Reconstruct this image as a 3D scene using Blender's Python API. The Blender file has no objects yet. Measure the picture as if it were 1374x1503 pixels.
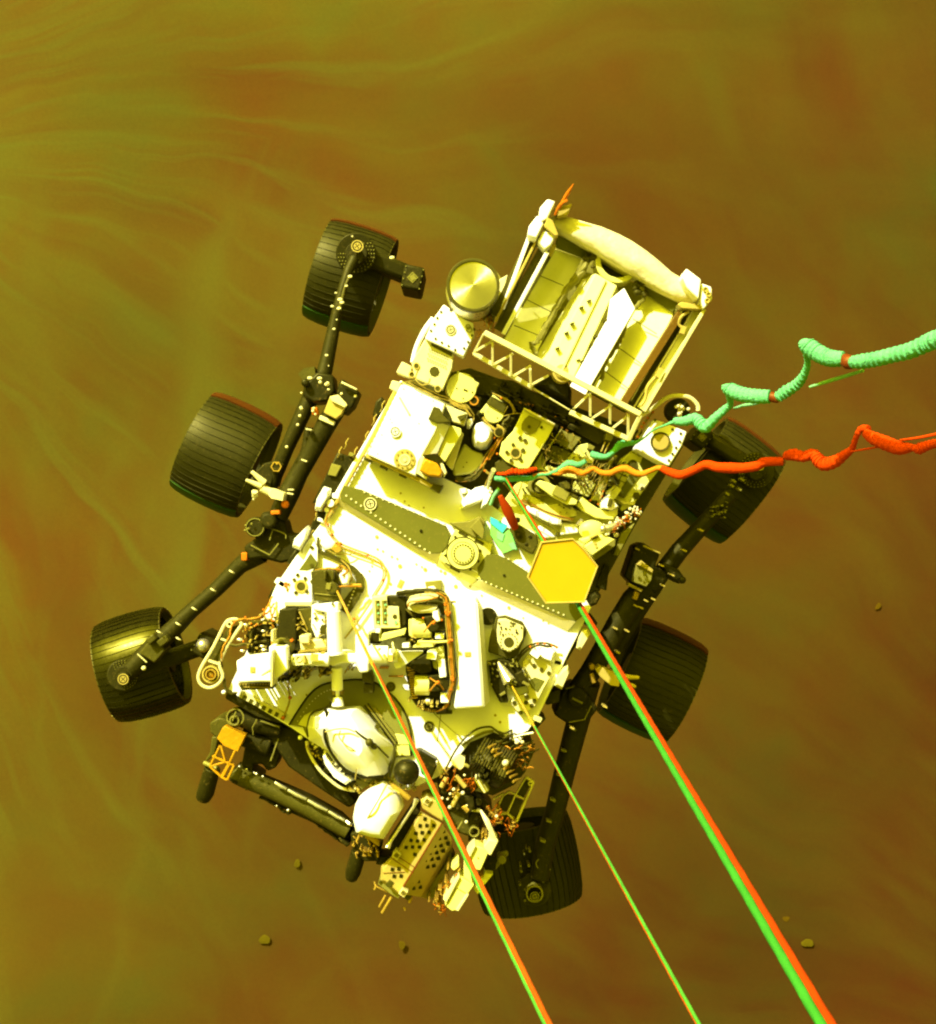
import bpy, math, random
from mathutils import Vector, Matrix
R = math.radians
random.seed(7)
S = bpy.context.scene
COL = S.collection

# ------------------------------------------------------------------ camera, world, sun
CAMZ = 6.1          # camera height above the rover deck (deck top is z = 0)
F = 2100.0          # focal length in photo pixels (photo is 1374 x 1503)
GZ = -14.0          # ground level below the deck
cam = bpy.data.objects.new('camera', bpy.data.cameras.new('camera'))
COL.objects.link(cam); S.camera = cam
cam.location = (0, 0, CAMZ); cam.rotation_euler = (0, 0, 0)
cam.data.sensor_fit = 'HORIZONTAL'; cam.data.sensor_width = 36
cam.data.lens = F / 1374 * 36
cam.data.clip_start = 0.05; cam.data.clip_end = 6000

SUN_EL, SUN_DIR = R(36), Vector((-0.50, 0.86)).normalized()
w = bpy.data.worlds.new('World'); S.world = w; w.use_nodes = True
nt = w.node_tree; bg = nt.nodes['Background']
sky = nt.nodes.new('ShaderNodeTexSky'); sky.sky_type = 'NISHITA'; sky.sun_disc = False
sky.sun_elevation = SUN_EL
sky.sun_rotation = math.atan2(SUN_DIR.x, SUN_DIR.y)
sky.dust_density = 6; sky.air_density = 1
bwn = nt.nodes.new('ShaderNodeRGBToBW')
tint = nt.nodes.new('ShaderNodeMix'); tint.data_type = 'RGBA'; tint.blend_type = 'MULTIPLY'
tint.inputs['Factor'].default_value = 1
nt.links.new(sky.outputs[0], bwn.inputs[0]); nt.links.new(bwn.outputs[0], tint.inputs['A'])
tint.inputs['B'].default_value = (1.0, 0.93, 0.030, 1)      # dusty butterscotch air
nt.links.new(tint.outputs['Result'], bg.inputs[0]); bg.inputs[1].default_value = 0.15

sl = bpy.data.lights.new('sun', 'SUN'); sl.energy = 4.0; sl.angle = R(0.6); sl.color = (1, 0.97, 0.96)
so = bpy.data.objects.new('sun', sl); COL.objects.link(so)
d = Vector((SUN_DIR.x * math.cos(SUN_EL), SUN_DIR.y * math.cos(SUN_EL), math.sin(SUN_EL)))
so.rotation_euler = d.to_track_quat('Z', 'Y').to_euler(); so.location = (-3, 5, 5)
S.view_settings.view_transform = 'Standard'; S.view_settings.look = 'None'
S.view_settings.gamma = 1; S.view_settings.exposure = 1.2
S.cycles.diffuse_bounces = 2
S.cycles.filter_width = 2.2

# ------------------------------------------------------------------ photo frames -> metres
FR = {'0': (0, 0, 1), '1': (600, 250, 2.748), '2': (420, 300, 4.58), '3': (230, 560, 4.164), '4': (480, 520, 4.041),
      '5': (700, 540, 3.817), '6': (400, 700, 4.294), '7': (640, 780, 4.696), '8': (120, 820, 4.041),
      '9': (280, 820, 3.616), '10': (270, 1020, 3.926), '11': (500, 1040, 3.616), '12': (820, 720, 3.954),
      '13': (940, 560, 5.285), '14': (960, 470, 3.319), '15': (600, 1200, 2.02), '16': (400, 1000, 4.294),
      'A': (580, 430, 6.87), 'B': (660, 560, 6.87), 'C': (820, 580, 6.87), 'D': (720, 680, 6.245),
      'E': (540, 840, 6.83), 'F': (400, 820, 6.245), 'G': (640, 1050, 7.633), 'H': (540, 1160, 6.245)}
cur = FR['0']
def fr(k):
    global cur
    cur = FR[k]
def P(x, y, z=0.0):
    """point seen at (x, y) of the current survey frame, standing at height z"""
    px = cur[0] + x / cur[2]; py = cur[1] + y / cur[2]; dd = CAMZ - z
    return Vector(((px - 687) * dd / F, -(py - 751.5) * dd / F, z))
def L(n, z=0.0):
    """length in metres of n frame units at height z"""
    return n / cur[2] * (CAMZ - z) / F

# ------------------------------------------------------------------ materials
MATS = {}
def mat(name, col, rough=.5, metal=0.0, var=.12, bump=0.0, bscale=60, vscale=9, aniso=0, spec=.3, spots=None):
    m = bpy.data.materials.new(name); m.use_nodes = True
    n = m.node_tree.nodes; l = m.node_tree.links; b = n['Principled BSDF']
    tc = n.new('ShaderNodeTexCoord')
    ns = n.new('ShaderNodeTexNoise'); ns.inputs['Scale'].default_value = vscale; ns.inputs['Detail'].default_value = 6
    ns.inputs['Roughness'].default_value = .65
    l.new(tc.outputs['Object'], ns.inputs['Vector'])
    rp = n.new('ShaderNodeValToRGB')
    c = Vector(col)
    lo = c * (1 - var); hi = c * (1 + var * .5)
    rp.color_ramp.elements[0].position = .3; rp.color_ramp.elements[0].color = (*lo, 1)
    rp.color_ramp.elements[1].position = .65; rp.color_ramp.elements[1].color = (*hi, 1)
    l.new(ns.outputs['Fac'], rp.inputs[0])
    out = rp.outputs[0]
    # fine dust specks
    n2 = n.new('ShaderNodeTexNoise'); n2.inputs['Scale'].default_value = 70; n2.inputs['Detail'].default_value = 4
    l.new(tc.outputs['Object'], n2.inputs['Vector'])
    r2 = n.new('ShaderNodeValToRGB'); r2.color_ramp.elements[0].position = .60; r2.color_ramp.elements[1].position = .74
    l.new(n2.outputs['Fac'], r2.inputs[0])
    mx = n.new('ShaderNodeMix'); mx.data_type = 'RGBA'
    mul = n.new('ShaderNodeMath'); mul.operation = 'MULTIPLY'; mul.inputs[1].default_value = .22 if spots is None else spots
    l.new(r2.outputs[0], mul.inputs[0]); l.new(mul.outputs[0], mx.inputs['Factor'])
    l.new(out, mx.inputs['A']); mx.inputs['B'].default_value = (.30, .20, .03, 1)
    l.new(mx.outputs['Result'], b.inputs['Base Color'])
    b.inputs['Metallic'].default_value = metal
    mr = n.new('ShaderNodeMapRange'); mr.inputs['To Min'].default_value = max(.05, rough - .1); mr.inputs['To Max'].default_value = min(1, rough + .12)
    l.new(n2.outputs['Fac'], mr.inputs['Value']); l.new(mr.outputs[0], b.inputs['Roughness'])
    b.inputs['Specular IOR Level'].default_value = spec
    b.inputs['Specular Tint'].default_value = (1, .9, .25, 1) if max(col) < .5 else (1, 1, 1, 1)
    if aniso:
        b.inputs['Anisotropic'].default_value = aniso
        tg = n.new('ShaderNodeTangent'); tg.direction_type = 'RADIAL'; tg.axis = 'Z'
        l.new(tg.outputs[0], b.inputs['Tangent'])
    if bump:
        nb = n.new('ShaderNodeTexNoise'); nb.inputs['Scale'].default_value = bscale; nb.inputs['Detail'].default_value = 3
        l.new(tc.outputs['Object'], nb.inputs['Vector'])
        bp = n.new('ShaderNodeBump'); bp.inputs['Strength'].default_value = bump; bp.inputs['Distance'].default_value = .01
        l.new(nb.outputs['Fac'], bp.inputs['Height']); l.new(bp.outputs[0], b.inputs['Normal'])
    MATS[name] = m
    return m
mat('white', (.85, .84, .68), .45, var=.07, bump=.08, bscale=25, spots=.12)
mat('cream', (.60, .55, .22), .5, var=.10, bump=.08)
mat('tan', (.36, .28, .05), .5, var=.15)
mat('plate_grey', (.095, .095, .009), .55, var=.10)
mat('olive', (.17, .155, .022), .45, var=.2, bump=.1)
mat('olive_dark', (.048, .043, .0035), .5, var=.25, bump=.15)
mat('dark', (.014, .0125, .0008), .6, spec=.2, var=.3, bump=.15)
mat('arm_dark', (.0155, .014, .0009), .55, var=.3, bump=.12, spots=.15, spec=.25)
mat('black', (.008, .0075, .0006), .45, spec=.3, var=.3)
mat('wheel', (.015, .0138, .0008), .5, var=.2, spots=.08, spec=.3)
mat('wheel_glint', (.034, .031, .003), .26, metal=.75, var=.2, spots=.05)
mat('brown', (.10, .048, .003), .5)
mat('plate_pale', (.84, .82, .24), .45, var=.07, bump=.05, spots=.1)
mat('hatch', (.17, .165, .022), .55, var=.12, bump=.05)
mat('red_sleeve', (.46, .036, .001), .85, var=.12, bump=.4, bscale=90, spots=.02, spec=.1)
mat('orange_sleeve', (.50, .17, .006), .8, var=.12, bump=.4, bscale=90, spots=.02, spec=.1)
mat('gold', (.42, .245, .003), .5, var=.04, spots=.05)
mat('kapton', (.38, .19, .004), .38, var=.2, bump=.4, bscale=40)
mat('orange', (.48, .12, .004), .5, var=.2, bump=.3)
mat('copper', (.42, .27, .03), .35, metal=.5, var=.3)
mat('wire_tan', (.30, .22, .03), .5, var=.35, vscale=40)
mat('wire_dark', (.045, .038, .003), .5, var=.4, vscale=40)
mat('wire_orange', (.40, .17, .012), .45, var=.4, vscale=40)
mat('metal', (.70, .66, .42), .28, metal=.85, var=.15)
mat('silver_disc', (.62, .58, .22), .33, metal=.95, var=.1, aniso=.85, spots=.05)
mat('blanket', (.66, .60, .30), .42, metal=.08, var=.15, bump=.9, bscale=14)
mat('red_rope', (.30, .030, .001), .85, var=.12, spots=.02, spec=.12)
mat('green_rope', (.028, .195, .016), .85, var=.12, spots=.02, spec=.12)
mat('red_cord', (.34, .060, .004), .85, var=.2, spots=.02, spec=.12)
mat('green_cord', (.055, .24, .022), .85, var=.2, spots=.02, spec=.12)
mat('yellow_rope', (.40, .30, .04), .85, var=.2, spots=.02, spec=.12)
mat('mint', (.10, .38, .15), .85, var=.25, bump=.6, bscale=90, spots=.02, spec=.12)
mat('mint_pale', (.17, .42, .17), .85, var=.2, spots=.02, spec=.12)
mat('cyan', (.04, .62, .48), .5, var=.1, spots=.02)
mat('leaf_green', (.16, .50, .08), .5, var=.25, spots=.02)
mat('collar_brown', (.13, .022, .002), .5)
mat('fringe_red', (.065, .016, .0008), .5, spots=.03)
mat('fringe_green', (.010, .050, .002), .5, spots=.03)
mat('panel_yellow', (.62, .60, .13), .45, var=.07, bump=.05, spots=.1)
mat('body_foil', (.10, .08, .012), .4, metal=.3, var=.5, bump=.8, bscale=20)

# ------------------------------------------------------------------ mesh builder
class MB:
    def __init__(s): s.v = []; s.f = []; s.pr = []
    def add(s, vs, fs):
        o = len(s.v); s.v += [tuple(a) for a in vs]; s.pr.append((o, len(s.v))); s.f += [tuple(i + o for i in f) for f in fs]; return s
    def loft(s, rings, cap=True):
        n = len(rings[0]); vs = [p for r in rings for p in r]; fs = []
        for k in range(len(rings) - 1):
            for i in range(n):
                j = (i + 1) % n
                fs.append((k*n+i, k*n+j, (k+1)*n+j, (k+1)*n+i))
        if cap: fs.append(tuple(range(n))[::-1]); fs.append(tuple((len(rings)-1)*n + i for i in range(n)))
        return s.add(vs, fs)
    def prism(s, pts, z1, z0, grow=0.0):
        """vertical block; outline as seen at height z1; grow widens the foot (metres)"""
        t = [P(x, y, z1) for x, y in pts]
        a = sum(t[i].x * t[(i+1) % len(t)].y - t[(i+1) % len(t)].x * t[i].y for i in range(len(t)))
        if a < 0: t = t[::-1]
        c = sum(t, Vector()) / len(t)
        b = []
        for p in t:
            q = p.copy(); q.z = z0
            if grow:
                dv = (p - c); dv.z = 0; q += dv.normalized() * grow
            b.append(q)
        return s.loft([b, t])
    def dome(s, pts, z1, z0, steps=5, shrink=.45, power=2.0):
        """pillow-shaped cover over an outline"""
        t = [P(x, y, z0) for x, y in pts]
        a = sum(t[i].x * t[(i+1) % len(t)].y - t[(i+1) % len(t)].x * t[i].y for i in range(len(t)))
        if a < 0: t = t[::-1]
        c = sum(t, Vector()) / len(t); rings = []
        for k in range(steps + 1):
            u = k / steps; sc = 1 - shrink * (1 - math.cos(u * math.pi / 2)) ** (power / 2)
            z = z0 + (z1 - z0) * math.sin(u * math.pi / 2)
            rings.append([Vector((c.x + (p.x - c.x) * sc, c.y + (p.y - c.y) * sc, z)) for p in t])
        return s.loft(rings)
    def quadblock(s, top, bot, th=.006):
        """sheet between corners given with their own heights [(x,y,z)...]"""
        t = [P(*p) for p in top]; nrm = (t[1]-t[0]).cross(t[2]-t[0]).normalized()
        if nrm.z < 0: t = t[::-1]; nrm = -nrm
        b = [p - nrm * th for p in t]
        return s.loft([b, t])
    def tube(s, pts, r, n=8, raw=False, cap=True):
        p = [Vector(a) if raw else P(*a) for a in pts]
        rr = r if isinstance(r, (list, tuple)) else [r] * len(p)
        rings = []; up = None
        for i, a in enumerate(p):
            tg = (p[min(i+1, len(p)-1)] - p[max(i-1, 0)])
            tg = tg.normalized() if tg.length > 1e-9 else Vector((0, 0, 1))
            if up is None:
                up = tg.cross(Vector((0, 0, 1)))
                if up.length < .01: up = tg.cross(Vector((0, 1, 0)))
            up = (up - tg * up.dot(tg)).normalized(); sd = tg.cross(up)
            rings.append([a + (up * math.cos(2*math.pi*k/n) + sd * math.sin(2*math.pi*k/n)) * rr[i] for k in range(n)])
        return s.loft(rings, cap)
    def spline(s, pts, r, n=8, sub=5, jit=0.0):
        p = [P(*a) for a in pts]; return s.tube(smooth(p, sub, jit), r, n, raw=True)
    def bar(s, a, b, wd, h):
        a = Vector(a); b = Vector(b); t = (b - a).normalized(); sd = t.cross(Vector((0, 0, 1)))
        if sd.length < .01: sd = Vector((1, 0, 0))
        sd.normalize(); up = sd.cross(t)
        rg = lambda c: [c + sd*wd/2 + up*h/2, c - sd*wd/2 + up*h/2, c - sd*wd/2 - up*h/2, c + sd*wd/2 - up*h/2]
        return s.loft([rg(a), rg(b)])
    def beam(s, p, q, wd, h): return s.bar(P(*p), P(*q), wd, h)
    def cyl(s, x, y, r, z1, z0, n=24, r0=None, sx=0):
        c = P(x, y, z1); r1 = L(r, z1); rb = r1 if r0 is None else L(r0, z1)
        g = lambda rad, z: [Vector((c.x + rad*math.cos(2*math.pi*k/n+sx), c.y + rad*math.sin(2*math.pi*k/n+sx), z)) for k in range(n)]
        return s.loft([g(rb, z0), g(r1, z1)])
    def ring(s, x, y, r, rin, z1, z0, n=32):
        c = P(x, y, z1); a = L(r, z1); b = L(rin, z1)
        g = lambda rad, z: [Vector((c.x + rad*math.cos(2*math.pi*k/n), c.y + rad*math.sin(2*math.pi*k/n), z)) for k in range(n)]
        rings = [g(b, z0), g(a, z0), g(a, z1), g(b, z1), g(b, z0)]
        return s.loft(rings, cap=False)
    def ball(s, c, r, nu=20, nv=12, sc=(1, 1, 1)):
        rings = []
        for j in range(nv + 1):
            t = math.pi * j / nv; rd = max(math.sin(t), 1e-3) * r
            rings.append([Vector((c.x + rd*math.cos(2*math.pi*k/nu)*sc[0], c.y + rd*math.sin(2*math.pi*k/nu)*sc[1], c.z - r*math.cos(t)*sc[2])) for k in range(nu)])
        return s.loft(rings)
    def box(s, x, y, wd, ln, ang, z1, z0):
        """upright block w x l frame units turned by ang degrees (screen, clockwise)"""
        a = R(ang); ca, sa = math.cos(a), math.sin(a)
        pts = [(x + ca*u - sa*v, y + sa*u + ca*v) for u, v in ((-wd/2, -ln/2), (wd/2, -ln/2), (wd/2, ln/2), (-wd/2, ln/2))]
        return s.prism(pts, z1, z0)
    def dots(s, pts, r, z1, h=.004, n=8):
        for x, y in pts: s.cyl(x, y, r, z1 + h, z1 - .002, n)
        return s
    def along(s, a, b, k, r, z1, h=.005, n=8):
        return s.dots([(a[0] + (b[0]-a[0])*i/(k-1), a[1] + (b[1]-a[1])*i/(k-1)) for i in range(k)], r, z1, h, n)
def smooth(p, sub=5, jit=0.0):
    out = []
    for i in range(len(p) - 1):
        a = p[max(i-1, 0)]; b = p[i]; c = p[i+1]; e = p[min(i+2, len(p)-1)]
        for k in range(sub):
            t = k / sub
            q = .5*((2*b) + (c-a)*t + (2*a-5*b+4*c-e)*t*t + (3*b-a-3*c+e)*t**3)
            if jit: q = q + Vector((random.uniform(-jit, jit), random.uniform(-jit, jit), random.uniform(-jit, jit)))
            out.append(q)
    out.append(p[-1]); return out

KEEP = ('bolt', 'screw', 'fastener', 'seam', 'rivet', 'hole', 'clip', 'marker_ring', 'tread', 'spokes', 'slot', 'louvre', 'notch', 'stud', 'stitch', 'fitting',
        'wiring', 'wire', 'harness', 'tie', 'gasket', 'trim', 'knot', 'connector', 'foil', 'strut', 'equipment', 'lead', 'cable')
def part(name, m, material, parent=None, bev=0.0, label=None, sharp=38):
    if len(m.pr) > 1 and (len(m.pr) < 5 or not any(k in name for k in KEEP)) and name not in ('tread_cleats',):
        bb = []
        for a, b in m.pr:
            vs = m.v[a:b]; bb.append([min(v[i] for v in vs) - .004 for i in range(3)] + [max(v[i] for v in vs) + .004 for i in range(3)])
        g = list(range(len(bb)))
        def root(i):
            while g[i] != i: i = g[i]
            return i
        for i in range(len(bb)):
            for j in range(i):
                if all(bb[i][k] < bb[j][k+3] and bb[j][k] < bb[i][k+3] for k in range(3)): g[root(i)] = root(j)
        cl = {}
        for i in range(len(bb)): cl.setdefault(root(i), []).append(i)
        if len(cl) > 1:
            first = None
            for ids in cl.values():
                q = MB()
                for i in ids:
                    a, b = m.pr[i]; q.add(m.v[a:b], [tuple(x - a for x in f) for f in m.f if a <= f[0] < b])
                q.pr = q.pr[:1]
                o = part(name, q, material, parent, bev, label, sharp)
                first = first or o
            return first
    me = bpy.data.meshes.new(name); me.from_pydata(m.v, [], m.f); me.update()
    me.materials.append(MATS[material])
    me.shade_smooth(); me.set_sharp_from_angle(angle=R(sharp))
    o = bpy.data.objects.new(name, me); COL.objects.link(o)
    if parent: o.parent = parent
    if bev:
        b = o.modifiers.new('bevel', 'BEVEL'); b.width = bev; b.segments = 2; b.limit_method = 'ANGLE'; b.angle_limit = R(40)
        b.use_clamp_overlap = True
    if label: o['label'] = label
    return o
def thing(name, label, cat, group=None, kind=None):
    o = bpy.data.objects.new(name, None); COL.objects.link(o); o['label'] = label; o['category'] = cat
    if group: o['group'] = group
    if kind: o['kind'] = kind
    return o
def tagm(o, label, cat, group=None, kind=None):
    o['label'] = label; o['category'] = cat
    if group: o['group'] = group
    if kind: o['kind'] = kind
    return o

# ------------------------------------------------------------------ ground
def ground():
    gs = 3000
    me = bpy.data.meshes.new('ground'); n = 60; vs = []; fs = []
    ax = sorted([-gs, -800, -200, -60, -25] + [-12 + 24*i/n for i in range(n+1)] + [25, 60, 200, 800, gs])
    for y in ax:
        for x in ax:
            z = GZ
            if abs(x) < 12 and abs(y) < 12:
                z += .05*math.sin(x*.9 + 1.3*math.sin(y*.5)) + .04*math.sin(y*1.3 + x*.4)
            vs.append((x, y, z))
    k = len(ax)
    for j in range(k-1):
        for i in range(k-1): fs.append((j*k+i, j*k+i+1, (j+1)*k+i+1, (j+1)*k+i))
    me.from_pydata(vs, [], fs); me.shade_smooth()
    o = bpy.data.objects.new('ground', me); COL.objects.link(o); o['kind'] = 'structure'
    o['label'] = 'reddish brown sandy ground with airborne dust streaks painted in, far below the rover'; o['category'] = 'ground'
    m = bpy.data.materials.new('regolith'); m.use_nodes = True; me.materials.append(m)
    N = m.node_tree.nodes; K = m.node_tree.links; b = N['Principled BSDF']; b.inputs['Roughness'].default_value = .95
    b.inputs['Specular IOR Level'].default_value = .1
    tc = N.new('ShaderNodeTexCoord')
    def node(t, **kw):
        x = N.new(t)
        for a, c in kw.items(): setattr(x, a, c)
        return x
    def mth(op, a, c=None):
        x = node('ShaderNodeMath', operation=op)
        for i, q in enumerate((a, c)):
            if q is None: continue
            if isinstance(q, (int, float)): x.inputs[i].default_value = q
            else: K.new(q, x.inputs[i])
        return x.outputs[0]
    def noise(vec, sc, det=5, rough=.55, dist=0):
        x = node('ShaderNodeTexNoise'); x.inputs['Scale'].default_value = sc; x.inputs['Detail'].default_value = det
        x.inputs['Roughness'].default_value = rough; x.inputs['Distortion'].default_value = dist; K.new(vec, x.inputs['Vector']); return x.outputs['Fac']
    # warp the ground coordinates, then streak them along rays: airborne dust plumes painted into the colour
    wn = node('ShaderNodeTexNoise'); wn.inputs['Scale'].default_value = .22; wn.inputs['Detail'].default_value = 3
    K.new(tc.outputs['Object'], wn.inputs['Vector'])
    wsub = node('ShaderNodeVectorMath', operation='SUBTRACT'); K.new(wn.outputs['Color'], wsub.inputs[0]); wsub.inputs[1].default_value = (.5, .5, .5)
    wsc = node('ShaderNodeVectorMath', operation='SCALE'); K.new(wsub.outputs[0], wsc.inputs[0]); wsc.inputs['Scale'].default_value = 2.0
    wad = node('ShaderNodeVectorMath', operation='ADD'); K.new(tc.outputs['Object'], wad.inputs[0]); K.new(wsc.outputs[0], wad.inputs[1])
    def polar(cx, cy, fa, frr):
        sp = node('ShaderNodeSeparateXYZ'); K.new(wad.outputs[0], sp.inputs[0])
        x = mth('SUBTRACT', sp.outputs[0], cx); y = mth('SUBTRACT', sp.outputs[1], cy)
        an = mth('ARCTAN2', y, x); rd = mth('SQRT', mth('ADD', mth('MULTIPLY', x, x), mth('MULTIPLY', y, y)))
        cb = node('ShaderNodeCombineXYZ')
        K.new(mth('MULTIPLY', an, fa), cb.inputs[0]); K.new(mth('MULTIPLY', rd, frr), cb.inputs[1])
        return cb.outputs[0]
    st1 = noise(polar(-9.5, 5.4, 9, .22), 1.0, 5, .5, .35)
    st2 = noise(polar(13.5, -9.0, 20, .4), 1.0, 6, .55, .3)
    sp = node('ShaderNodeSeparateXYZ'); K.new(tc.outputs['Object'], sp.inputs[0])
    big = noise(tc.outputs['Object'], .12, 3, .5)
    # side blend: upper-left painted plume streaks to lower-right ones
    g = mth('ADD', mth('MULTIPLY', sp.outputs[0], .07), mth('MULTIPLY', sp.outputs[1], -.045))
    g = mth('ADD', mth('ADD', g, .5), mth('MULTIPLY', mth('SUBTRACT', big, .5), 1.2))
    gc = node('ShaderNodeClamp'); K.new(g, gc.inputs[0])
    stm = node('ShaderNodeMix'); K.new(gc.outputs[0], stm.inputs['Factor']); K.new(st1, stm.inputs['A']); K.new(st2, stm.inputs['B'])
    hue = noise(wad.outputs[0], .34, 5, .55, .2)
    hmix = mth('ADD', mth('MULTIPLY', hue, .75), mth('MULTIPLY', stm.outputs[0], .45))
    r1 = node('ShaderNodeValToRGB'); K.new(hmix, r1.inputs[0])
    e = r1.color_ramp.elements
    e[0].position = .38; e[0].color = (.086, .030, .0008, 1)
    e[1].position = .82; e[1].color = (.056, .056, .0022, 1)
    q = e.new(.52); q.color = (.078, .038, .0009, 1); q = e.new(.66); q.color = (.072, .048, .0012, 1)
    # overall paler to the left, darker to the right
    r2 = node('ShaderNodeValToRGB'); K.new(gc.outputs[0], r2.inputs[0])
    r2.color_ramp.elements[0].color = (1.10, 1.20, 1.6, 1); r2.color_ramp.elements[1].color = (.60, .43, .28, 1)
    mm = node('ShaderNodeMix', data_type='RGBA', blend_type='MULTIPLY'); mm.inputs['Factor'].default_value = 1
    K.new(r1.outputs[0], mm.inputs['A']); K.new(r2.outputs[0], mm.inputs['B'])
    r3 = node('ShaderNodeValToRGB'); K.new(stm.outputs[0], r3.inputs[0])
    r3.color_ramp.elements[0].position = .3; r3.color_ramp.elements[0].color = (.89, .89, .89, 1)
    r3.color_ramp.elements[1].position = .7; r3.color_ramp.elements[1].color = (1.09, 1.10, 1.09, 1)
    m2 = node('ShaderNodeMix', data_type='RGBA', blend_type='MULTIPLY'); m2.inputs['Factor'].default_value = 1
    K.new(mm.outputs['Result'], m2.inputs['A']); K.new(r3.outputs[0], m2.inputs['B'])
    # pale greenish tongues of airborne dust painted into the colour, mostly on the left
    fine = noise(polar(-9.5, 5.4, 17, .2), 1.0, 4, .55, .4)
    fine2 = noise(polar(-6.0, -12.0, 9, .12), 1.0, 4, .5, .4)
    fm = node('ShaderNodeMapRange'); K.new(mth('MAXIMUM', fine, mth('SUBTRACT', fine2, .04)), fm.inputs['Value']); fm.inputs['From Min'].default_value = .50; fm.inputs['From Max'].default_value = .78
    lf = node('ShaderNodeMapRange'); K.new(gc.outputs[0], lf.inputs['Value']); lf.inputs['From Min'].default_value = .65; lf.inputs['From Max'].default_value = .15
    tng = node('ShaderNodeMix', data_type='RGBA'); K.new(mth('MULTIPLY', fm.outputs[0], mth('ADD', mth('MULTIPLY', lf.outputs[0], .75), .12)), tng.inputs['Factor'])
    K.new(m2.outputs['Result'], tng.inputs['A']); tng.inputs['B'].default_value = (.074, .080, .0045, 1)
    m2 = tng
    gr = noise(tc.outputs['Object'], 22, 4, .7)
    r4 = node('ShaderNodeValToRGB'); K.new(gr, r4.inputs[0])
    r4.color_ramp.elements[0].position = .3; r4.color_ramp.elements[0].color = (.93, .93, .93, 1)
    r4.color_ramp.elements[1].position = .7; r4.color_ramp.elements[1].color = (1.06, 1.06, 1.06, 1)
    m3 = node('ShaderNodeMix', data_type='RGBA', blend_type='MULTIPLY'); m3.inputs['Factor'].default_value = 1
    K.new(m2.outputs['Result'], m3.inputs['A']); K.new(r4.outputs[0], m3.inputs['B'])
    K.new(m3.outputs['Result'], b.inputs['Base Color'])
    bp = node('ShaderNodeBump'); bp.inputs['Strength'].default_value = .05; bp.inputs['Distance'].default_value = .1
    K.new(stm.outputs[0], bp.inputs['Height']); K.new(bp.outputs[0], b.inputs['Normal'])
    return o
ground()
mat('rock', (.064, .042, .0011), .95, var=.2, bump=.3, bscale=8, spots=.1, spec=.1)
mat('rock_red', (.070, .040, .0010), .95, var=.2, bump=.3, bscale=8, spots=.1, spec=.1)
mat('rock_pale', (.072, .054, .0015), .95, var=.2, bump=.3, bscale=8, spots=.1, spec=.1)
def rock(px, py, rp, material, label):
    """half buried stone at photo place px,py with radius rp pixels"""
    fr('0'); z = GZ + .02; c = P(px, py, z); rad = rp * .62 * (CAMZ - z) / F
    m = MB(); rings = []
    nu, nv = 14, 7; ph = [random.uniform(0, 6.28) for _ in range(6)]
    ex = random.uniform(.75, 1.3); rot = random.uniform(0, 3.14)
    for j in range(nv + 1):
        t = math.pi/2 * j / nv; ring = []
        for k in range(nu):
            a = 2*math.pi*k/nu
            rr = rad * (1 + .16*math.sin(2*a+ph[0]) + .10*math.sin(3*a+ph[1]) + .05*math.sin(5*a+ph[2]+3*t))
            q = math.cos(t) + .01
            x = rr*q*math.cos(a)*ex; y = rr*q*math.sin(a)
            ring.append(Vector((c.x + x*math.cos(rot)-y*math.sin(rot), c.y + x*math.sin(rot)+y*math.cos(rot), z - .022 + (rad*.05)*math.sin(t)*(1+.15*math.sin(a*2+ph[3])))))
        rings.append(ring)
    m.loft(rings)
    o = part('rock', m, material, sharp=70)
    tagm(o, label, 'rock', 'half buried rocks on the sandy ground')
for a in ((985, 1330, 9, 'rock_pale', 'small pale rounded rock low between the middle and right ropes'),
          (590, 1388, 10, 'rock', 'dull brown half buried rock below the perforated drill housing'),
          (388, 1380, 11, 'rock_pale', 'pale half buried rock low on the left below the robot arm'),
          (436, 1268, 8, 'rock_pale', 'small stone just below the forearm of the robot arm'),
          (905, 205, 16, 'rock_red', 'broad reddish rock above the rover towards the top right'),
          (1000, 42, 18, 'rock_pale', 'large pale buried rock near the top edge of the view'),
          (1186, 1385, 13, 'rock_pale', 'elongated pale rock just right of the right-hand rope'),
          (1152, 1345, 12, 'rock_red', 'low reddish rock beside the right-hand rope'),
          (1290, 890, 8, 'rock_red', 'small reddish stone below the red umbilical near the right edge')):
    rock(*a)

# ================================================================== THE ROVER
ROVER = thing('rover', 'six wheeled planetary rover with white deck hanging from three ropes above brown ground', 'rover')
def rp(name, m, material, bev=.002, parent=None, label=None, sharp=38):
    return part(name, m, material, parent or ROVER, bev, label, sharp)

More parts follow.
